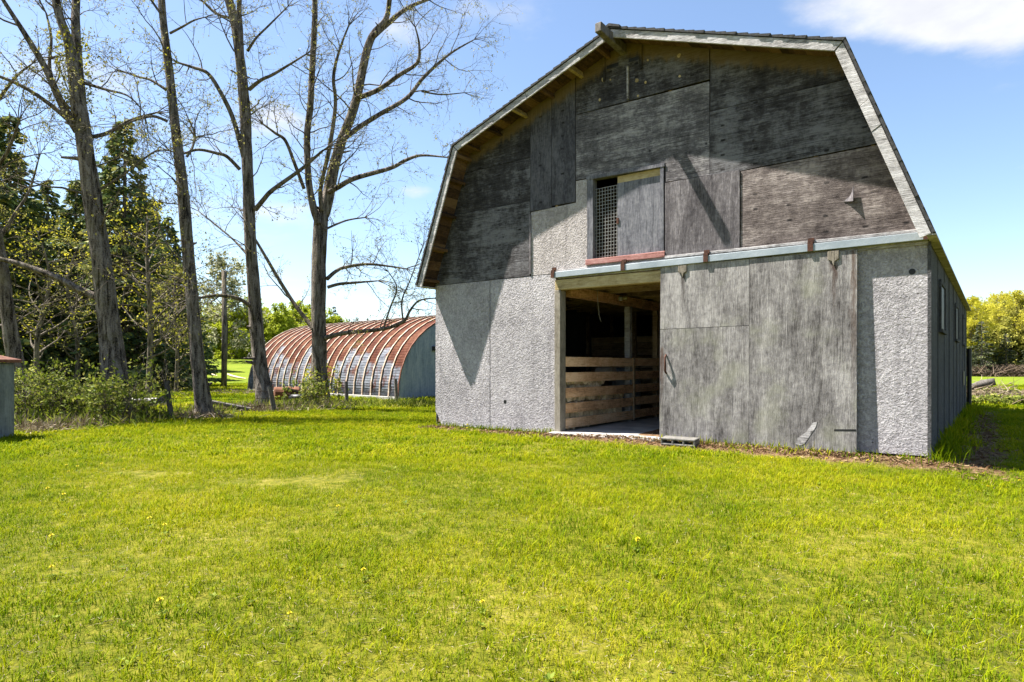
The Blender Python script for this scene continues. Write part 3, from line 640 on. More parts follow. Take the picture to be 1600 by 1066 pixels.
# ================================================================== small shed box at the left edge
sx, sy = -8.0, 9.4
sh = empty('well_house', (sx, sy, gz(sx, sy)), R(4), label='small grey metal box hut with rusty cap at left edge', cat='hut')
MB().box((-.5, -.4, 0), (.5, .4, 1.12)).build('body', MAT['grey_metal'], sh, bevel=.02)
MB().add([(-.56, -.46, 1.125), (.56, -.46, 1.125), (.56, .46, 1.125), (-.56, .46, 1.125), (-.56, -.46, 1.17), (.56, -.46, 1.17), (.56, .46, 1.17), (-.56, .46, 1.17), (-.1, 0, 1.33), (.1, 0, 1.33)],
         [(0, 3, 2, 1), (0, 1, 5, 4), (1, 2, 6, 5), (2, 3, 7, 6), (3, 0, 4, 7), (4, 5, 9, 8), (5, 6, 9), (6, 7, 8, 9), (7, 4, 8)]).build('roof', MAT['rust_roof'], sh, bevel=.006)

# ================================================================== TREES
def rvec(): return Vector((random.gauss(0, 1), random.gauss(0, 1), random.gauss(0, 1))).normalized()
def leaves_at(lm, p, n_, spread, size):
    for _ in range(n_):
        c_ = p+rvec()*random.random()*spread; a = rvec(); b = a.orthogonal().normalized(); b = (b+rvec()*.6).normalized()
        s_ = size*random.uniform(.6, 1.4); lm.add([c_-a*s_, c_+b*s_*.55, c_+a*s_, c_-b*s_*.55], [(0, 1, 2, 3)])
def grow(mb, lm, pos, d, length, rad, lev, up=.25, wig=.28, kids=(5, 4, 3), sides=(6, 4, 3), leaf=None, gate=None):
    seg = 6 if lev == 0 else (5 if lev == 1 else 4); pts = [pos.copy()]; rr = [rad]; p = pos.copy(); d = d.normalized()
    for i in range(seg):
        d = (d+rvec()*wig+Vector((0, 0, up))*(.6 if lev else .4)*length/seg).normalized() if True else d
        p = p+d*length/seg; pts.append(p.copy()); rr.append(rad*(1-.82*(i+1)/seg))
    mb.tube(pts, rr, sides[min(lev, len(sides)-1)], cap=False)
    if lev < len(kids):
        for _ in range(kids[lev]):
            t = random.uniform(.25, .98); i = min(int(t*seg), seg-1); q = pts[i].lerp(pts[i+1], t*seg-i)
            dd = (pts[i+1]-pts[i]).normalized(); sd = dd.orthogonal().normalized(); sd.rotate(Matrix.Rotation(random.uniform(0, 6.28), 3, dd))
            grow(mb, lm, q, dd*.75+sd*.9, length*random.uniform(.35, .62), max(rr[i]*.55, .0035), lev+1, up, wig, kids, sides, leaf, gate)
    if leaf and lev >= len(kids)-1:
        n_, spr, sz, pr = leaf
        for q in pts[2:]:
            if random.random() < pr: leaves_at(lm, q, n_, spr, sz)

def traced_tree(name, label, Y, limbs, seed, extra=1.0, leafp=.35, depth=.8, twig_len=1.0, group=None, rs_=.75):
    """limbs: list of pixel paths [(px, py, radius), ...]; the first is the trunk. Side branches are grown from them in all directions"""
    random.seed(seed); limbs = [[(q[0], q[1], q[2]*(rs_ if path[0][2] > .09 else .85)) for q in path] for path in limbs]
    x0, y0, r0 = limbs[0][0]; base = at(x0, y0, Y); base.z = gz(base.x, base.y)-.1
    root = empty(name, base, 0, label=label, cat='tree', group=group)
    tm, bm_, lm = MB(), MB(), MB()
    for k, path in enumerate(limbs):
        dz = 0 if k == 0 else random.choice((-1, 1))*random.uniform(.3, 1)*depth
        pts = []; ln_ = len(path)
        for i, q in enumerate(path):
            t = i/(ln_-1); p = at(q[0], q[1], Y+(dz*t if k else .15*math.sin(3*t+seed))); pts.append((p-base, q[2]))
        if k == 0:
            pts[0] = (Vector((0, 0, 0)), path[0][2]*1.5); pts.insert(1, (Vector((0, 0, .35)).lerp(pts[1][0], .05), path[0][2]*1.08))
        lp_, rd = smooth_line(pts, 9 if k == 0 else 6)
        big = path[0][2] > .07
        (tm if big else bm_).tube(lp_, rd, 20 if big else 8, lump=.15 if big else .10, seed=seed+k)
        if big:
            for _ in range(6 if k == 0 else 2):          # broken stubs and knots
                i = random.randint(4, len(lp_)-3); an = random.uniform(0, 6.28); d_ = Vector((math.cos(an), math.sin(an), random.uniform(-.1, .6))).normalized(); q = lp_[i]+d_*rd[i]*.6
                l_ = random.uniform(.06, .28); tm.tube([q, q+d_*(rd[i]*.4+.02), q+d_*(rd[i]*.4+l_)+rvec()*.02], [rd[i]*.42, rd[i]*.26, rd[i]*.14], 8, lump=.2, seed=i)
        tot = sum((b-a).length for a, b in zip(lp_, lp_[1:]))
        nb = int(tot*(2.4 if k else 1.3)*extra)
        for _ in range(nb):
            t = random.uniform(.12 if k else .3, 1); i = min(int(t*(len(lp_)-1)), len(lp_)-2); q = lp_[i].lerp(lp_[i+1], t*(len(lp_)-1)-i)
            dd = (lp_[i+1]-lp_[i]).normalized(); sd = dd.orthogonal().normalized(); sd.rotate(Matrix.Rotation(random.uniform(0, 6.28), 3, dd))
            l_ = random.uniform(.5, 1.5)*twig_len*(1.25 if k == 0 else 1)*(.7+.5*t)
            grow(bm_, lm, q, dd*.6+sd, l_, min(rd[i]*.45, random.uniform(.010, .022)*(l_**.7)), 0, up=.35, wig=.3, kids=(5, 4), sides=(5, 4, 3), leaf=(2, .05, .022, leafp))
        # spray at the end of the limb
        for _ in range(5 if k else 3):
            grow(bm_, lm, lp_[-1], (lp_[-1]-lp_[-3]).normalized()+rvec()*.6, random.uniform(.6, 1.4)*twig_len, max(rd[-1]*.7, .008), 0, up=.3, wig=.3, kids=(5, 3), sides=(5, 4, 3), leaf=(2, .05, .022, leafp))
    tm.build('trunk', MAT['bark'], root, smooth=True, recalc=False); bm_.build('branches', MAT['twig'], root, smooth=True, recalc=False)
    if lm.v: tag(lm.build('leaf_buds', MAT['bud'], root, recalc=False), kind='stuff')
    return root, base

treeA, bA = traced_tree('maple_tree', 'thick trunked bare tree rising out of the leafy bush', 13.0, [
    [(185, 655, .31), (172, 520, .26), (150, 350, .225), (132, 225, .20), (118, 130, .15), (108, 70, .12), (88, 0, .10), (75, -160, .06), (60, -300, .03)],
    [(128, 170, .12), (122, 100, .11), (118, 40, .10), (119, 0, .095), (125, -150, .06), (150, -300, .03)],
    [(122, 205, .12), (98, 165, .10), (70, 105, .08), (40, 55, .065), (8, 5, .05), (-40, -70, .03)],
    [(118, 198, .06), (80, 165, .05), (40, 138, .042), (0, 120, .035), (-60, 100, .02)],
    [(150, 464, .085), (118, 450, .08), (87, 433, .07), (28, 412, .06), (-20, 400, .04)],
    [(98, 165, .05), (78, 110, .04), (80, 60, .03), (72, 20, .02)],
    [(138, 215, .05), (168, 208, .05), (205, 188, .04), (245, 176, .02)],
    [(132, 130, .04), (165, 140, .03), (200, 150, .02), (225, 175, .012)],
    [(150, 300, .03), (190, 275, .025), (240, 238, .02), (265, 236, .012)],
    [(165, 420, .02), (215, 395, .018), (260, 380, .012), (290, 420, .008)],
], 3, extra=1.0, leafp=.3)
treeB, bB = traced_tree('slender_tree', 'slender straight bare tree second among the large trunks', 13.2, [
    [(318, 655, .20), (308, 560, .172), (297, 430, .152), (286, 300, .142), (276, 215, .125), (263, 100, .105), (252, 0, .09), (243, -140, .06), (240, -280, .03)],
    [(262, 190, .035), (240, 182, .035), (215, 187, .025), (192, 196, .015)],
    [(259, 140, .035), (235, 125, .03), (215, 120, .025), (196, 113, .015)],
    [(266, 52, .03), (285, 42, .025), (303, 32, .02), (320, 27, .012)],
    [(292, 245, .03), (300, 232, .03), (305, 215, .03)],
    [(300, 410, .02), (275, 400, .02), (255, 370, .015), (245, 330, .01)],
    [(305, 470, .018), (280, 490, .015), (262, 520, .01), (258, 560, .006)],
    [(250, 20, .03), (230, -10, .025), (205, -60, .015)],
], 5, extra=.95, leafp=.28, depth=.5)
treeC, bC = traced_tree('furrowed_tree', 'bare tree with an arched low limb between slender tree and hut', 16.0, [
    [(413, 640, .28), (405, 560, .24), (396, 450, .21), (390, 350, .195), (385, 220, .175), (379, 130, .165), (368, 40, .15), (355, -20, .13), (345, -160, .07), (340, -300, .03)],
    [(378, 110, .10), (376, 50, .09), (374, 0, .085), (384, -120, .05), (400, -260, .02)],
    [(381, 245, .08), (373, 215, .075), (362, 180, .07), (345, 145, .06), (325, 115, .05), (300, 105, .04), (278, 98, .025)],
    [(399, 328, .075), (412, 312, .07), (426, 297, .065), (469, 266, .055), (490, 248, .045), (505, 235, .03)],
    [(389, 140, .06), (408, 125, .05), (429, 115, .045), (478, 85, .02)],
    [(391, 478, .06), (375, 468, .055), (361, 464, .05), (340, 462, .05), (316, 465, .045)],
    [(375, 265, .055), (355, 245, .05), (340, 240, .045), (310, 234, .04), (285, 240, .03), (265, 236, .02)],
    [(388, 400, .04), (365, 375, .03), (335, 350, .025), (310, 330, .012)],
    [(366, 30, .04), (340, 22, .035), (320, 5, .03), (290, -20, .02)],
    [(387, 80, .04), (400, 60, .03), (420, 40, .025), (450, 10, .015)],
], 8, extra=.95, leafp=.25, rs_=.70)
treeD, bD = traced_tree('spreading_tree', 'broad many stemmed bare tree in front of the rusty hut', 17.6, [
    [(500, 630, .36), (499, 560, .30), (498, 450, .29), (501, 350, .29), (508, 325, .24), (521, 263, .22), (534, 220, .20), (557, 154, .17), (577, 66, .15), (603, 30, .11), (610, -10, .10), (630, -140, .06), (640, -280, .02)],
    [(498, 350, .15), (490, 325, .14), (482, 279, .13), (480, 213, .125), (485, 164, .12), (490, 66, .11), (492, 0, .10), (488, -140, .06), (480, -280, .03)],
    [(503, 330, .10), (501, 295, .09), (515, 230, .085), (524, 164, .075), (521, 121, .065), (530, 80, .05), (545, 40, .03)],
    [(534, 220, .11), (560, 200, .10), (593, 179, .095), (636, 153, .085), (662, 121, .07), (702, 85, .045), (741, 62, .02)],
    [(557, 154, .09), (590, 141, .075), (623, 118, .065), (652, 98, .05), (655, 70, .035), (649, 43, .02)],
    [(515, 300, .085), (530, 292, .08), (554, 279, .075), (610, 263, .06), (635, 250, .055), (659, 243, .04), (698, 246, .02)],
    [(584, 56, .09), (607, 36, .08), (636, 13, .06), (672, -2, .045), (720, -20, .02)],
    [(475, 295, .06), (460, 255, .055), (446, 220, .05), (430, 208, .04), (411, 194, .025)],
    [(490, 515, .10), (483, 505, .095), (462, 478, .08), (440, 444, .075), (406, 386, .06), (390, 360, .04)],
    [(511, 436, .07), (525, 424, .06), (539, 418, .055), (577, 413, .045), (634, 420, .02)],
    [(512, 449, .055), (530, 444, .05), (551, 442, .045), (590, 439, .02)],
    [(508, 528, .08), (530, 522, .07), (551, 519, .065), (599, 514, .055), (630, 503, .05), (641, 485, .04), (655, 470, .03), (679, 466, .015)],
    [(599, 514, .03), (610, 480, .028), (620, 450, .02), (607, 425, .015)],
    [(630, 503, .03), (628, 470, .025), (640, 440, .02), (655, 400, .012)],
    [(659, 143, .03), (690, 148, .025), (725, 145, .015)],
    [(505, 360, .04), (540, 345, .03), (570, 340, .02)],
], 13, extra=1.15, leafp=.3, depth=1.0, rs_=.66)
treeE, bE = traced_tree('leaning_tree', 'leaning bare trunk behind the small metal hut at left', 13.4, [
    [(42, 655, .23), (30, 590, .19), (15, 510, .175), (5, 440, .165), (-5, 380, .15), (-25, 250, .12), (-45, 100, .09), (-55, -60, .05)],
    [(-5, 380, .05), (20, 340, .04), (45, 300, .03), (60, 250, .015)],
    [(-20, 280, .05), (10, 240, .04), (30, 190, .02)],
    [(-30, 200, .05), (-5, 160, .04), (25, 120, .03), (50, 100, .015)],
], 21, extra=1.3, leafp=.5)
# ivy leaves up the thick trunk
def ivy(root, base, Y, path, n_, sz, seed):
    random.seed(seed); lm = MB()
    for _ in range(n_):
        t = random.random()*(len(path)-1); i = int(t); a, b = path[i], path[i+1]; k_ = t-i
        p = at(a[0]+(b[0]-a[0])*k_, a[1]+(b[1]-a[1])*k_, Y)-base; r = a[2]+(b[2]-a[2])*k_
        an = random.uniform(0, 6.28); p += Vector((math.cos(an)*r, math.sin(an)*r, 0)); leaves_at(lm, p, 1, .05, sz)
    tag(lm.build('ivy_leaves', MAT['ivy'], root, recalc=False), kind='stuff')
ivy(treeA, bA, 13.0, [(125, 175, .2), (118, 130, .26), (115, 90, .3), (112, 50, .22)], 700, .03, 1)
ivy(treeB, bB, 13.2, [(276, 170, .15), (268, 110, .16), (263, 80, .14)], 160, .022, 2)
ivy(treeC, bC, 16.0, [(385, 200, .2), (380, 120, .2), (370, 50, .2)], 140, .025, 3)
ivy(treeD, bD, 17.6, [(503, 640, .45), (503, 600, .5), (505, 570, .40)], 420, .04, 4)
ivy(treeD, bD, 17.6, [(482, 300, .15), (485, 160, .16), (490, 40, .16)], 200, .025, 5)

# spruces
def spruce_mesh(name, H, rb, mat, seed, n_tier=34, per=11, dens=1.0, first=.08):
    random.seed(seed); lm, tm = MB(), MB()
    tm.tube([(0, 0, -.2), (0, 0, H*.5), (0, 0, H)], [H*.017, H*.01, .02], 8)
    for i in range(n_tier):
        t = i/(n_tier-1); z = H*(first+(1-first)*t*.985); R_ = rb*(1-t)**.85+.15
        for k in range(max(4, int(per*(1-t*.5)))):
            a = random.uniform(0, 6.28); l_ = R_*random.uniform(.65, 1.12); dr_ = random.uniform(.12, .38)*(1-t*.6)
            ca, sa = math.cos(a), math.sin(a); zz_ = z+random.uniform(-.2, .2)*H/n_tier*2
            tm.tube([(0, 0, zz_), (ca*l_*.6, sa*l_*.6, zz_-l_*dr_*.6), (ca*l_, sa*l_, zz_-l_*dr_*.8)], [.025*R_*.5+.006, .015, .005], 3, cap=False)
            for _ in range(int((6+l_*13)*dens)):
                u_ = random.uniform(.12, 1)**.7; wd = .34*l_*(1.1-u_)+.05; s_ = random.uniform(-1, 1)*wd
                p = Vector((ca*l_*u_-sa*s_, sa*l_*u_+ca*s_, zz_-l_*dr_*min(u_, .6)-.2*l_*dr_*max(0, u_-.6)-random.uniform(0, .22)))
                d = Vector((ca, sa, -.2))*.8+Vector((-sa, ca, 0))*(1 if s_ > 0 else -1)*random.uniform(.3, 1)+Vector((0, 0, random.uniform(-.75, .15))); d.normalize()
                sz = random.uniform(.16, .34); b_ = d.cross(rvec()).normalized()*sz*.22
                lm.add([p-b_, p+d*sz*.6-b_*1.1, p+d*sz, p+d*sz*.6+b_*1.1, p+b_], [(0, 1, 2, 3, 4)])
    a = lm.build('crown', mat, recalc=False); b = tm.build('trunk', MAT['bark'], recalc=False); bpy.context.scene.collection.objects.unlink(a); bpy.context.scene.collection.objects.unlink(b)
    me = (a.data, b.data); bpy.data.objects.remove(a); bpy.data.objects.remove(b); return me
def place(name, meshes, loc, sc, rz, part_names=('crown', 'trunk'), kinds=('stuff', None), **kw):
    root = empty(name, loc, rz, **kw); root.scale = (sc, sc, sc) if not isinstance(sc, tuple) else sc
    for me, pn, kd in zip(meshes, part_names, kinds):
        o = bpy.data.objects.new(pn, me); C.objects.link(o); o.parent = root
        if kd: o['kind'] = kd
    return root
SP = [spruce_mesh('spruce', 12, 2.9, MAT['needle'], s_, 40, 12, 1.2) for s_ in (1, 2)]
random.seed(4)
spots = [(195, 27.5, 11.6, 'tall dark spruce with a sunlit tip right of the thick trunk'), (262, 31, 8.2, 'dark spruce with low sweeping boughs at the right end of the spruces'), (15, 26.5, 11.4, 'tall dark spruce behind the leaning trunk at left'),
         (118, 29.5, 9.6, None), (75, 33, 10.5, None), (165, 34, 11, None), (235, 37, 10, None), (-40, 31, 12, None), (-110, 28, 11, None), (290, 43, 7.5, None), (40, 39, 11, None), (120, 40, 12, None), (-30, 24, 10.5, None), (200, 42, 11, None)]
for i, (px, Y, H, lab) in enumerate(spots):
    x = (px-800)/F*Y; s_ = H/12
    place('spruce_tree', SP[i % 2], (x, Y, gz(x, Y)), (s_*1.05, s_*1.05, s_), random.uniform(0, 6), label=lab or 'dark spruce standing among the others in the left wood', cat='tree', group='spruces in the left wood')

# leafy deciduous trees
def leafy_mesh(H, spread, mat, seed, leaf_n=5, leaf_s=.10, kids=(7, 5, 3), trunk_t=.3, prob=.8, up=.12):
    random.seed(seed); bm_, lm = MB(), MB()
    tr_ = [(Vector((0, 0, -.2)), H*.018), (Vector((random.uniform(-.1, .1), random.uniform(-.1, .1), H*.35)), H*.013), (Vector((random.uniform(-.3, .3), random.uniform(-.3, .3), H*.7)), H*.008), (Vector((random.uniform(-.4, .4), 0, H*.97)), .012)]
    lp_, rd = smooth_line(tr_, 5); bm_.tube(lp_, rd, 8)
    nb = 26
    for k in range(nb):
        t = trunk_t+(1-trunk_t)*(k+random.random())/nb; i = min(int(t*(len(lp_)-1)), len(lp_)-2); q = lp_[i].lerp(lp_[i+1], t*(len(lp_)-1)-i)
        a = random.uniform(0, 6.28); ln_ = spread*(math.sin(math.pi*min(1, .18+.80*(t-trunk_t)/(1-trunk_t)))**.6)*random.uniform(.6, 1.15)
        grow(bm_, lm, q, Vector((math.cos(a), math.sin(a), random.uniform(.2, .8))), max(.4, ln_), rd[i]*.5+.004, 0, up=up, wig=.22, kids=kids[1:], sides=(4, 3, 3), leaf=(leaf_n, .28, leaf_s, prob))
    a = lm.build('crown', mat, recalc=False); b = bm_.build('trunk', MAT['twig'], smooth=True, recalc=False); me = (a.data, b.data)
    bpy.data.objects.remove(a); bpy.data.objects.remove(b); return me
GOLD = [leafy_mesh(9, 2.3, MAT['gold'], 31, 8, .065), leafy_mesh(9, 2.1, MAT['olive'], 32, 6, .06), leafy_mesh(9, 2.2, MAT['gold'], 33, 6, .065)]
UNDER = leafy_mesh(6, 2.0, MAT['ivy'], 41, 3, .042, kids=(6, 4, 3), trunk_t=.2, prob=.3)
PALE = leafy_mesh(6, 2.0, MAT['pale'], 42, 3, .10, trunk_t=.12)
LIME = leafy_mesh(3.6, 2.2, MAT['lime'], 43, 7, .10, trunk_t=.02, prob=.9, kids=(7, 5, 4))
OLIVE_LOW = leafy_mesh(4.2, 1.9, MAT['olive'], 44, 5, .11, trunk_t=.03, prob=.8)
PINE = [spruce_mesh('pine', 8, 2.2, MAT['needle_far'], 9, 18, 9, .8, .1)]
# understorey in the left wood, yellow with young leaves
for px, Y, H, lab in ((232, 22, 6.3, 'young tree with yellow green leaves before the tall spruce'), (60, 21, 5.6, 'young yellow leaved tree behind the leaning trunk'), (120, 24.5, 5.8, 'young yellow leaved tree behind the thick trunk'), (275, 24, 4.6, 'small yellow leaved tree behind the slender trunk')):
    x = (px-800)/F*Y; place('young_tree', UNDER, (x, Y, gz(x, Y)), H/6, random.uniform(0, 6), kinds=('stuff', None), label=lab, cat='tree')
for tx, ty, sc_, lab in ((-12.2, 7.7, 1.45, 'leafy tree beyond the left border of the photo'),):
    place('shade_tree', UNDER, (tx, ty, gz(tx, ty)), sc_, tx, kinds=('stuff', None), label=lab, cat='tree')
x = (352-800)/F*52; place('blossoming_tree', PALE, (x, 52, gz(x, 52)), 1.35, 1, label='pale blossoming tree behind the wooden pole', cat='tree')
for i, (px, Y, s_) in enumerate(((300, 62, 1.0), (328, 58, 1.0), (352, 61, 1.05), (378, 57, 1.1), (405, 60, 1.15), (432, 58, 1.0), (458, 62, 1.1), (270, 60, 1), (490, 60, 1.0), (520, 63, 1))):
    x = (px-800)/F*Y; place('lime_bush', LIME, (x, Y, gz(x, Y)-.1), s_, random.uniform(0, 6), kinds=('stuff', None), label='rounded lime green bush in the row along the far left field', cat='bush', group='bushes along the far left field')
for i, px in enumerate((330, 352, 372, 395, 415, 428, 447, 462, 480, 505, 522, 545, 575, 610, 640, 300)):
    Y = random.uniform(85, 110); x = (px-800)/F*Y; place('far_conifer', PINE[0], (x, Y, gz(x, Y)), random.uniform(.7, 1.05), random.uniform(0, 6), label='distant conifer on the skyline behind the rusty hut', cat='tree', group='conifers on the far left skyline')
# right hand woods
random.seed(14)
for i in range(30):
    px = 1490+random.uniform(0, 1)*210 if i > 3 else (1525, 1562, 1590, 1610)[i]; Y = random.uniform(60, 66) if i < 12 else random.uniform(67, 80); x = (px-800)/F*Y
    place('spring_tree', GOLD[(0, 1, 2, 1, 0)[i % 5]], (x, Y, gz(x, Y)-.1), random.uniform(.7, .9)*(1.08 if px > 1560 else .92), random.uniform(0, 6), label='tall spring tree with golden green leaves in the woods beyond the right field', cat='tree', group='trees in the woods beyond the right field')
for i in range(22):
    px = 1500+i*9+random.uniform(-4, 4); Y = random.uniform(62, 70); x = (px-800)/F*Y
    place('understorey_tree', OLIVE_LOW, (x, Y, gz(x, Y)-.1), random.uniform(.8, 1.25), random.uniform(0, 6), label='low olive undergrowth tree beneath the golden trees of the right woods', cat='tree', group='undergrowth in the right woods')
for px, Y, s_, lab in ((1534, 57, .62, 'dark bushy pine at the edge of the right woods, nearest the barn'), (1572, 61, .5, 'smaller dark pine at the edge of the right woods'), (1618, 58, .55, 'dark pine at the right border of the photo')):
    x = (px-800)/F*Y; place('pine_tree', PINE[0], (x, Y, gz(x, Y)-.1), (s_*1.2, s_*1.2, s_), 2, label=lab, cat='tree')

# hedge of brush round the thick trunk
def bush(name, label, px, Y, wd, dp, H, n_stem, seed, mat='bush', leaf_n=2, sz=.035, prob=.55, dry=0):
    random.seed(seed); x = (px-800)/F*Y; root = empty(name, (x, Y, gz(x, Y)), 0, label=label, cat='bush'); sm_, lm = MB(), MB()
    for _ in range(n_stem):
        p = Vector((random.uniform(-wd, wd)*.9, random.uniform(-dp, dp), -.05)); edge = 1-.35*(abs(p.x)/wd)**2
        grow(sm_, lm, p, Vector((random.gauss(0, .3), random.gauss(0, .3), 1)), H*edge*random.uniform(.55, 1.1), .012, 0, up=.15, wig=.3, kids=(6, 3), sides=(4, 3, 3), leaf=(leaf_n, .07, sz, prob))
    sm_.build('stems', MAT['twig'], root, recalc=False); tag(lm.build('leaves', MAT[mat], root, recalc=False), kind='stuff'); return root
bush('leafy_bush', 'bright green leafy bush beside the small metal hut', 72, 12.3, .58, .5, 1.1, 28, 51, prob=.55, sz=.03)
bush('leafy_bush', 'twiggy light green bush at the foot of the thick trunk', 128, 12.5, .55, .45, .85, 28, 52, prob=.45, sz=.03)
bush('leafy_bush', 'leafy bush hiding the base of the thick trunk', 188, 12.1, .32, .3, 1.0, 22, 53, prob=.6)
bush('leafy_bush', 'low bush at the left foot of the leaning trunk', 22, 12.6, .3, .5, .9, 18, 54)
bush('small_shrub', 'small green shrub at the foot of the spreading tree', 490, 17.0, .35, .2, .8, 14, 55)

# dry brush, weeds and leaf litter along the tree line: uncountable stalks
def stalks(name, label, spots_, mat, seed, h=(.1, .3), wd=.006, flat=.6, cat='brush'):
    random.seed(seed); mb = MB()
    for (px, py, rx, ry, n_) in spots_:
        Y0 = 1.073*F/(py-YH)
        for _ in range(n_):
            y = Y0+random.gauss(0, ry); x = (px-800)/F*Y0+random.gauss(0, rx); z = gz(x, y); l_ = random.uniform(*h)
            d = Vector((random.gauss(0, 1), random.gauss(0, 1), abs(random.gauss(0, 1))*(1-flat)*2)).normalized(); p = Vector((x, y, z+random.uniform(-.02, .07)*(flat)))
            b = d.cross(Vector((random.gauss(0, 1), random.gauss(0, 1), .8))).normalized()*wd*random.uniform(.6, 1.8); q = p+d*l_*.5+Vector((0, 0, random.uniform(0, .04)))
            mb.add([p-b, p+b, q+b, p+d*l_, q-b], [(0, 1, 2, 3, 4)])
    return tag(mb.build(name, MAT[mat], recalc=False), label, cat, kind='stuff')
stalks('dry_brush', 'dry stalks and dead leaves at the feet of the trees', [(60, 672, .4, .25, 350), (130, 664, .5, .25, 450), (190, 658, .4, .2, 350), (316, 654, .3, .2, 450), (400, 643, .5, .25, 900), (455, 640, .6, .25, 500), (500, 636, .5, .25, 350), (375, 615, .8, .5, 500), (640, 632, .8, .25, 120)], 'straw', 61)
stalks('tall_weeds', 'tall green weeds along the fence line', [(100, 664, .8, .3, 700), (225, 656, .35, .2, 600), (318, 650, .25, .2, 400), (425, 641, .6, .3, 700), (500, 635, .5, .3, 600), (600, 636, 1.0, .25, 700), (645, 635, .5, .25, 500)], 'bush', 62, (.12, .34), .007, .15, 'weeds')
# brush heap at the right behind the barn
random.seed(63); mb = MB()
for _ in range(2600):
    y = random.gauss(20.5, 1.3); x = 13.4+abs(random.gauss(0, 5)); z = gz(x, y)+abs(random.gauss(0, .2))*math.exp(-((y-20.8)/1.4)**2)
    d = Vector((random.gauss(0, 1), random.gauss(0, 1), random.gauss(0, .35))).normalized(); l_ = random.uniform(.15, .9)
    mb.tube([(x, y, z), Vector((x, y, z))+d*l_*.5+rvec()*.05, Vector((x, y, z))+d*l_], [.012, .01, .004], 3, cap=False)
tag(mb.build('brush_heap', MAT['straw'], recalc=False), 'heap of dead pale twigs in the field behind the barn', 'brush', kind='stuff')
a = at(1516, 606, 21); b = at(1555, 596, 20.6)
tag(MB().tube([a, a.lerp(b, .5)+Vector((0, 0, .03)), b], [.10, .12, .11], 8, lump=.1).build('fallen_log', MAT['fence_wood'], smooth=True), 'pale fallen log lying across the twig heap', 'log')
bush('green_clump', 'low green clump of weeds beside the twig heap', 1560, 17.9, 1.2, .3, .35, 30, 64, prob=.8)
# row of grey brown scrub at the edge of the right woods
random.seed(65); mb = MB()
for _ in range(2600):
    x = random.uniform(40, 64); y = random.gauss(56.5, 1.0); z = gz(x, y)
    mb.tube([(x, y, z), (x+random.gauss(0, .5), y+random.gauss(0, .3), z+.3), (x+random.gauss(0, 1.0), y+random.gauss(0, .6), z+random.uniform(.3, 1.1))], [.035, .03, .012], 3, cap=False)
tag(mb.build('scrub', MAT['scrub'], recalc=False), 'brown leafless scrub along the edge of the right woods', 'scrub', kind='stuff')

# ================================================================== pole, fence, junk
pb = at(350, 607, 29.5); pb.z = gz(pb.x, pb.y)
tag(MB().tube([pb, pb+Vector((.02, 0, 2.6)), at(350, 423, 29.5)], [.13, .115, .10], 10).build('wooden_pole', MAT['twig'], smooth=True), 'tall plain wooden pole standing in the grass left of the hut', 'pole')
fb = at(267, 660, 12.6); fence = empty('wire_fence', (fb.x, fb.y, gz(fb.x, fb.y)), 0, label='old wooden post and wire fence running between the trees', cat='fence')
def fp(px, py, Y): p = at(px, py, Y); return p-fence.location
def ground_p(px, Y): x = (px-800)/F*Y; return Vector((x, Y, gz(x, Y)-.05))-fence.location
posts = []
for px0, px1, Y, top in ((269, 260, 12.6, 596), (430, 421, 14.6, 605), (542, 541, 16.6, 596), (620, 618, 18.2, 592)):
    a, b = ground_p(px0, Y), fp(px1, top, Y); posts.append((a, b)); MB().tube([a, a.lerp(b, .5), b], [.055, .05, .045], 7, lump=.1).build('post', MAT['fence_wood'], fence)
MB().bar(fp(200, 645, 12.5), fp(262, 620, 12.6), .05, .10).build('brace', MAT['fence_wood'], fence)
MB().tube([fp(330, 628, 14.6), fp(392, 640, 14.7)], [.045, .05], 7).build('brace', MAT['fence_wood'], fence)
wr = MB()
for hf in (.35, .6, .85):
    pts = [ground_p(205, 12.3).lerp(fp(205, 600, 12.3), hf)]+[a.lerp(b, hf) for a, b in posts]
    for a, b in zip(pts, pts[1:]): wr.tube([a, a.lerp(b, .5)+Vector((0, 0, -.04)), b], [.004]*3, 3)
wr.build('wire', MAT['rust'], fence)
# barrel and planks before the hut
jb = at(448, 620, 19.0); jb.z = gz(jb.x, jb.y)+.22
jr = empty('rusty_barrel', jb, R(25), label='rusty orange barrel lying on its side before the hut', cat='barrel')
MB().tube([(-.35, 0, 0), (-.33, 0, 0), (-.12, 0, 0), (-.1, 0, 0), (.1, 0, 0), (.12, 0, 0), (.33, 0, 0), (.35, 0, 0)], [.20, .22, .21, .225, .225, .21, .22, .20], 16).build('drum', plain('orange_rust', (.16, .055, .025), (.32, .13, .06), 9, .85), jr)
MB().tube([(.351, 0, 0), (.36, 0, 0)], [.17, .16], 16).build('drum_end', MAT['rust'], jr)
tag(MB().bar(at(443, 606, 18.8), at(482, 616, 19.2), .45, .05).build('grey_board', MAT['fence_wood']), 'weathered board lying over the rusty barrel', 'board')
jb = at(470, 622, 18.8); jb.z = gz(jb.x, jb.y)+.13
tt = MB(); tt.tube([(jb.x+.24*math.cos(a), jb.y+.24*math.sin(a), jb.z) for a in np.arange(0, 6.6, .35)], [.11]*19, 8, cap=False)
tag(tt.build('old_tyre', MAT['black'], smooth=True), 'black tyre lying beside the rusty barrel', 'tyre')
bd = at(222, 621, 16.5); bd.z = gz(bd.x, bd.y)
tag(MB().box((bd.x-.48, bd.y-.3, bd.z), (bd.x+.5, bd.y+.3, bd.z+.22)).build('stone_slab', MAT['concrete'], bevel=.03), 'low grey slab in the grass behind the leaning fence post', 'slab')
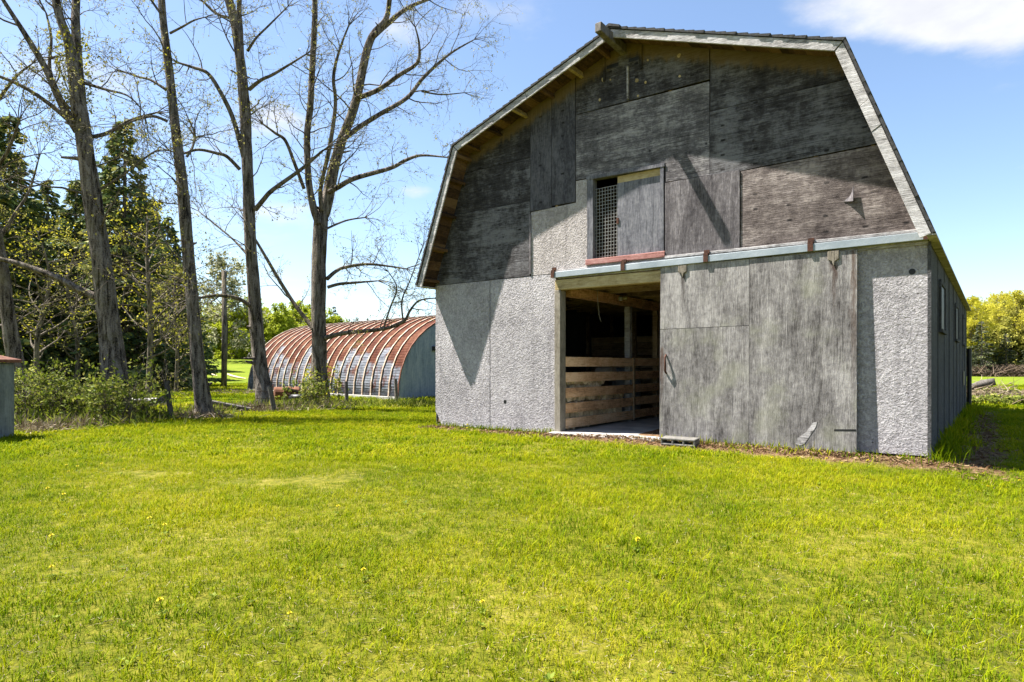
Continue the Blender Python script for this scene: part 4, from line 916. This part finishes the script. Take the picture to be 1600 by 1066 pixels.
# pale fallen limbs in the far field
for px0, py0, px1, py1, Y in ((324, 568, 340, 576, 42), (356, 569, 385, 582, 40)):
    ps = []
    for t in (0, .35, .7, 1):
        x = ((px0+(px1-px0)*t)-800)/F*(Y-3*t); ps.append((x, Y-3*t-.4*math.sin(3*t), gz(x, Y-3*t)+.05))
    tag(MB().tube(ps, [.05, .06, .05, .02], 6).build('pale_limb', MAT['log_end']), {324: 'short pale fallen limb in the far field left of the pole', 356: 'long pale fallen limb in the far field right of the pole', 370: 'pale fallen limb nearest the hut in the far field'}[px0], 'limb')

# ================================================================== GRASS
def clump(seed, n_, rad, h0, h1, wd, name):
    rg = np.random.RandomState(seed); vs, fs = [], []
    for i in range(n_):
        r = rad*math.sqrt(rg.rand()); a = rg.rand()*6.283; x, y = r*math.cos(a), r*math.sin(a); h = h0+(h1-h0)*rg.rand()**1.3
        b = rg.rand()*6.283; ln = rg.uniform(.3, 1.5)*h; dx, dy = math.cos(b), math.sin(b); t = b+rg.uniform(.8, 2.2); wx, wy = math.cos(t)*wd*rg.uniform(.6, 1.3), math.sin(t)*wd*rg.uniform(.6, 1.3)
        k = len(vs); vs += [(x-wx, y-wy, -.01), (x+wx, y+wy, -.01), (x+dx*ln*.35+wx*.8, y+dy*ln*.35+wy*.8, h*.6), (x+dx*ln*.35-wx*.8, y+dy*ln*.35-wy*.8, h*.6), (x+dx*ln, y+dy*ln, h)]
        fs += [(k, k+1, k+2, k+3), (k+3, k+2, k+4)]
    me = bpy.data.meshes.new(name); me.from_pydata(vs, [], fs); me.materials.append(MAT['grass']); o = bpy.data.objects.new(name, me); return o
def grass_field(name, label, pts, clumps, seed):
    """points (x, y, z, scale): one blade clump instanced on each, in a loop-free geometry nodes tree"""
    me = bpy.data.meshes.new(name); me.from_pydata([p[:3] for p in pts], [], []); at_ = me.attributes.new('size', 'FLOAT', 'POINT'); at_.data.foreach_set('value', [p[3] for p in pts])
    o = bpy.data.objects.new(name, me); C.objects.link(o); tag(o, label, 'grass', kind='stuff')
    col = bpy.data.collections.new(name+'_clumps')
    for c_ in clumps: col.objects.link(c_)
    ng = bpy.data.node_groups.new(name, 'GeometryNodeTree'); ng.interface.new_socket('Geometry', in_out='INPUT', socket_type='NodeSocketGeometry'); ng.interface.new_socket('Geometry', in_out='OUTPUT', socket_type='NodeSocketGeometry')
    N, Lk = ng.nodes, ng.links; gi, go = N.new('NodeGroupInput'), N.new('NodeGroupOutput'); ip = N.new('GeometryNodeInstanceOnPoints'); ci = N.new('GeometryNodeCollectionInfo')
    ci.inputs['Collection'].default_value = col; ci.inputs['Separate Children'].default_value = True; ci.inputs['Reset Children'].default_value = True; ip.inputs['Pick Instance'].default_value = True
    rv = N.new('FunctionNodeRandomValue'); rv.data_type = 'FLOAT_VECTOR'; rv.inputs[0].default_value = (-.08, -.08, 0); rv.inputs[1].default_value = (.08, .08, 6.283); rv.inputs['Seed'].default_value = seed
    na = N.new('GeometryNodeInputNamedAttribute'); na.data_type = 'FLOAT'; na.inputs[0].default_value = 'size'
    Lk.new(gi.outputs[0], ip.inputs['Points']); Lk.new(ci.outputs[0], ip.inputs['Instance']); Lk.new(rv.outputs[0], ip.inputs['Rotation']); Lk.new(na.outputs[0], ip.inputs['Scale']); Lk.new(ip.outputs[0], go.inputs[0])
    md = o.modifiers.new('grass', 'NODES'); md.node_group = ng; return o
rs = np.random.RandomState(5)
def lawn_ok(x, y):
    """how tall and thick the grass is at a spot: 0 = none"""
    u, v = barn_uv(x, y); j = mnoise.noise((x*2.2, y*2.2, 1.0))*.22
    if -.02 < u < W+.02 and -.015 < v < L: return 0
    if 0 < u < W+.25 and -(.34+.16*sst(1.8, 3.2, u)) < v+j < .1: return 0 if random.random() < .88 else .8
    if 2.5 < u < 4.3 and -.24 < v < 1: return 0
    if W < u+j*.5 < W+.25 and 0 < v < L: return 1.25
    if W+.2 < u+j < W+.6 and -.25 < v < L: return 0 if random.random() < .7 else .7
    b = mnoise.noise((x*.9, y*.9, 4.0))+.5*mnoise.noise((x*2.7, y*2.7, 9.0))
    if b < -.55 and y < 7 and random.random() < .75: return 0
    return 1.0+.35*b
pts1, pts2, pts3 = [], [], []
def scatter(lst, y0, y1, step, jit=.5, wide=.95, smul=1.0):
    y = y0
    while y < y1:
        hw = y*wide+.8; xs_ = np.arange(-hw, hw, step)
        for x in xs_:
            xx, yy = x+rs.uniform(-jit, jit)*step, y+rs.uniform(-jit, jit)*step; k = lawn_ok(xx, yy)
            if k: lst.append((xx, yy, gz(xx, yy), k*smul*rs.uniform(.6, 1.35)))
        y += step
random.seed(3)
scatter(pts1, 1.4, 7.5, .085); scatter(pts2, 7.5, 16, .17); scatter(pts3, 16, 34, .42)
grass_field('lawn_grass', 'short sunlit lawn grass in the foreground', pts1, [clump(s_, 44, .08, .012, .05, .0018, 'blade_clump') for s_ in range(8)], 1)
grass_field('lawn_grass', 'short lawn grass round the barn and the trees', pts2, [clump(s_+20, 60, .16, .018, .06, .0042, 'blade_clump') for s_ in range(6)], 2)
grass_field('field_grass', 'meadow grass around the arched hut', pts3, [clump(s_+40, 110, .38, .035, .09, .009, 'blade_clump') for s_ in range(5)], 3)
# longer tufts against the barn's foot
random.seed(71); mb = MB()
for _ in range(2000):
    if random.random() < .55: u, v = W+abs(random.gauss(0, .10))+.03, random.uniform(-.15, L)
    elif random.random() < .6: u, v = random.uniform(-.1, 2.5), -abs(random.gauss(0, .05))-.03
    else: u, v = random.uniform(4.2, W+.2), -.14-abs(random.gauss(0, .09))
    x, y = barn_xy(u, v); z = gz(x, y); l_ = random.uniform(.05, .13)*(2.0 if u > W else 1); d = Vector((random.gauss(0, .4), random.gauss(0, .4), 1)).normalized(); b = d.cross(rvec()).normalized()*.004
    mb.add([Vector((x, y, z-.01))-b, Vector((x, y, z-.01))+b, Vector((x, y, z))+d*l_*.6+b, Vector((x, y, z))+d*l_+rvec()*.03, Vector((x, y, z))+d*l_*.6-b], [(0, 1, 2, 3, 4)])
tag(mb.build('grass_tufts', MAT['grass'], recalc=False), 'longer grass tufts along the foot of the barn walls', 'grass', kind='stuff')
mb = MB()
for _ in range(9000):
    if random.random() < .68: u, v = random.uniform(0.0, W+.3), -.12-abs(random.gauss(0, .17))
    else: u, v = W+.42+random.gauss(0, .16), random.uniform(-.8, 9)
    x, y = barn_xy(u, v); z = gz(x, y)+random.uniform(.0, .03); d = Vector((random.gauss(0, 1), random.gauss(0, 1), random.gauss(0, .35))).normalized()*random.uniform(.01, .05); b = d.cross(rvec()).normalized()*random.uniform(.002, .009)
    p = Vector((x, y, z+.005)); mb.add([p-d, p+b, p+d, p-b], [(0, 1, 2, 3)])
tag(mb.build('leaf_litter', MAT['litter'], recalc=False), 'brown dead leaves and soil crumbs along the barn front', 'leaf litter', kind='stuff')
# dandelions
random.seed(81); fl = MB()
for k in range(3):
    for a in np.arange(0, 6.28, .52):
        r = (.015, .011, .006)[k]; an = a+k*.25; c, s = math.cos(an), math.sin(an)
        fl.add([(0, 0, .05+.002*k), (c*r-s*.004, s*r+c*.004, .054+.004*k), (c*r*1.1, s*r*1.1, .055+.004*k), (c*r+s*.004, s*r-c*.004, .054+.004*k)], [(0, 1, 2, 3)])
fm_ = fl.build('d', MAT['dandelion'], recalc=False); fme = fm_.data; bpy.data.objects.remove(fm_)
stm = MB().tube([(0, 0, -.01), (.003, 0, .025), (0, 0, .05)], [.0018]*3, 4).build('s', MAT['bush']); sme = stm.data; bpy.data.objects.remove(stm)
rm = MB()
for a in np.arange(0, 6.2, .9):
    l_ = random.uniform(.025, .05); c, s = math.cos(a), math.sin(a); rm.add([(0, 0, .0), (c*l_*.5-s*.006, s*l_*.5+c*.006, .014), (c*l_, s*l_, .010), (c*l_*.5+s*.006, s*l_*.5-c*.006, .014)], [(0, 1, 2, 3)])
rm = rm.build('r', MAT['weed'], recalc=False); rme = rm.data; bpy.data.objects.remove(rm)
# broad weed leaves and dead thatch in the near lawn
wd_, th_ = MB(), MB()
for _ in range(380):
    Y = 1.6+6.5*random.random()**1.2; x = random.uniform(-.95, .95)*Y
    if lawn_ok(x, Y) == 0 or mnoise.noise((x*.8, Y*.8, 6)) < .0: continue
    p = Vector((x, Y, gz(x, Y)+.012)); r_ = random.uniform(.012, .028)
    for a in np.arange(random.random(), 6.2, random.uniform(.8, 1.6)):
        c, s_ = math.cos(a), math.sin(a); l_ = r_*random.uniform(.7, 1.3); q = Vector((c, s_, random.uniform(.15, .8)))*l_; b = Vector((-s_, c, 0))*l_*.3
        wd_.add([p, p+q*.6+b, p+q, p+q*.6-b], [(0, 1, 2, 3)])
for _ in range(14000):
    Y = 1.6+8*random.random()**1.1; x = random.uniform(-.95, .95)*Y
    if mnoise.noise((x*.9, Y*.9, 4.0))+.5*mnoise.noise((x*2.7, Y*2.7, 9.0)) > .05+random.random()*.5: continue
    p = Vector((x, Y, gz(x, Y)+random.uniform(.006, .03))); d = Vector((random.gauss(0, 1), random.gauss(0, 1), random.gauss(0, .3))).normalized()*random.uniform(.005, .02); b = d.cross(Vector((0, 0, 1))).normalized()*random.uniform(.0006, .0014)
    th_.add([p-d-b, p-d+b, p+d+b, p+d-b], [(0, 1, 2, 3)])
tag(wd_.build('lawn_weeds', MAT['weed'], recalc=False), 'broad leaved weeds scattered through the near lawn', 'weeds', kind='stuff')
tag(th_.build('dead_thatch', MAT['straw'], recalc=False), 'dry straw thatch lying in the near lawn', 'thatch', kind='stuff')
cnt = 0
while cnt < 90:
    Y = random.uniform(2.6, 7.5) if cnt < 26 else random.uniform(6.5, 13.5); x = random.uniform(-.82, .82)*Y
    if mnoise.noise((x*.35, Y*.35, 2)) < -.1 or lawn_ok(x, Y) == 0: continue
    d_ = empty('dandelion', (x, Y, gz(x, Y)+.008), random.uniform(0, 6), label='small yellow dandelion in the lawn', cat='flower', group='dandelions in the lawn'); k_ = random.uniform(.75, 1.05); d_.scale = (k_, k_, k_*1.35); d_.rotation_euler[0] = random.uniform(-.3, .3)
    for me, nm in ((fme, 'flower_head'), (sme, 'stem'), (rme, 'leaf_rosette')):
        o = bpy.data.objects.new(nm, me); C.objects.link(o); o.parent = d_
    cnt += 1
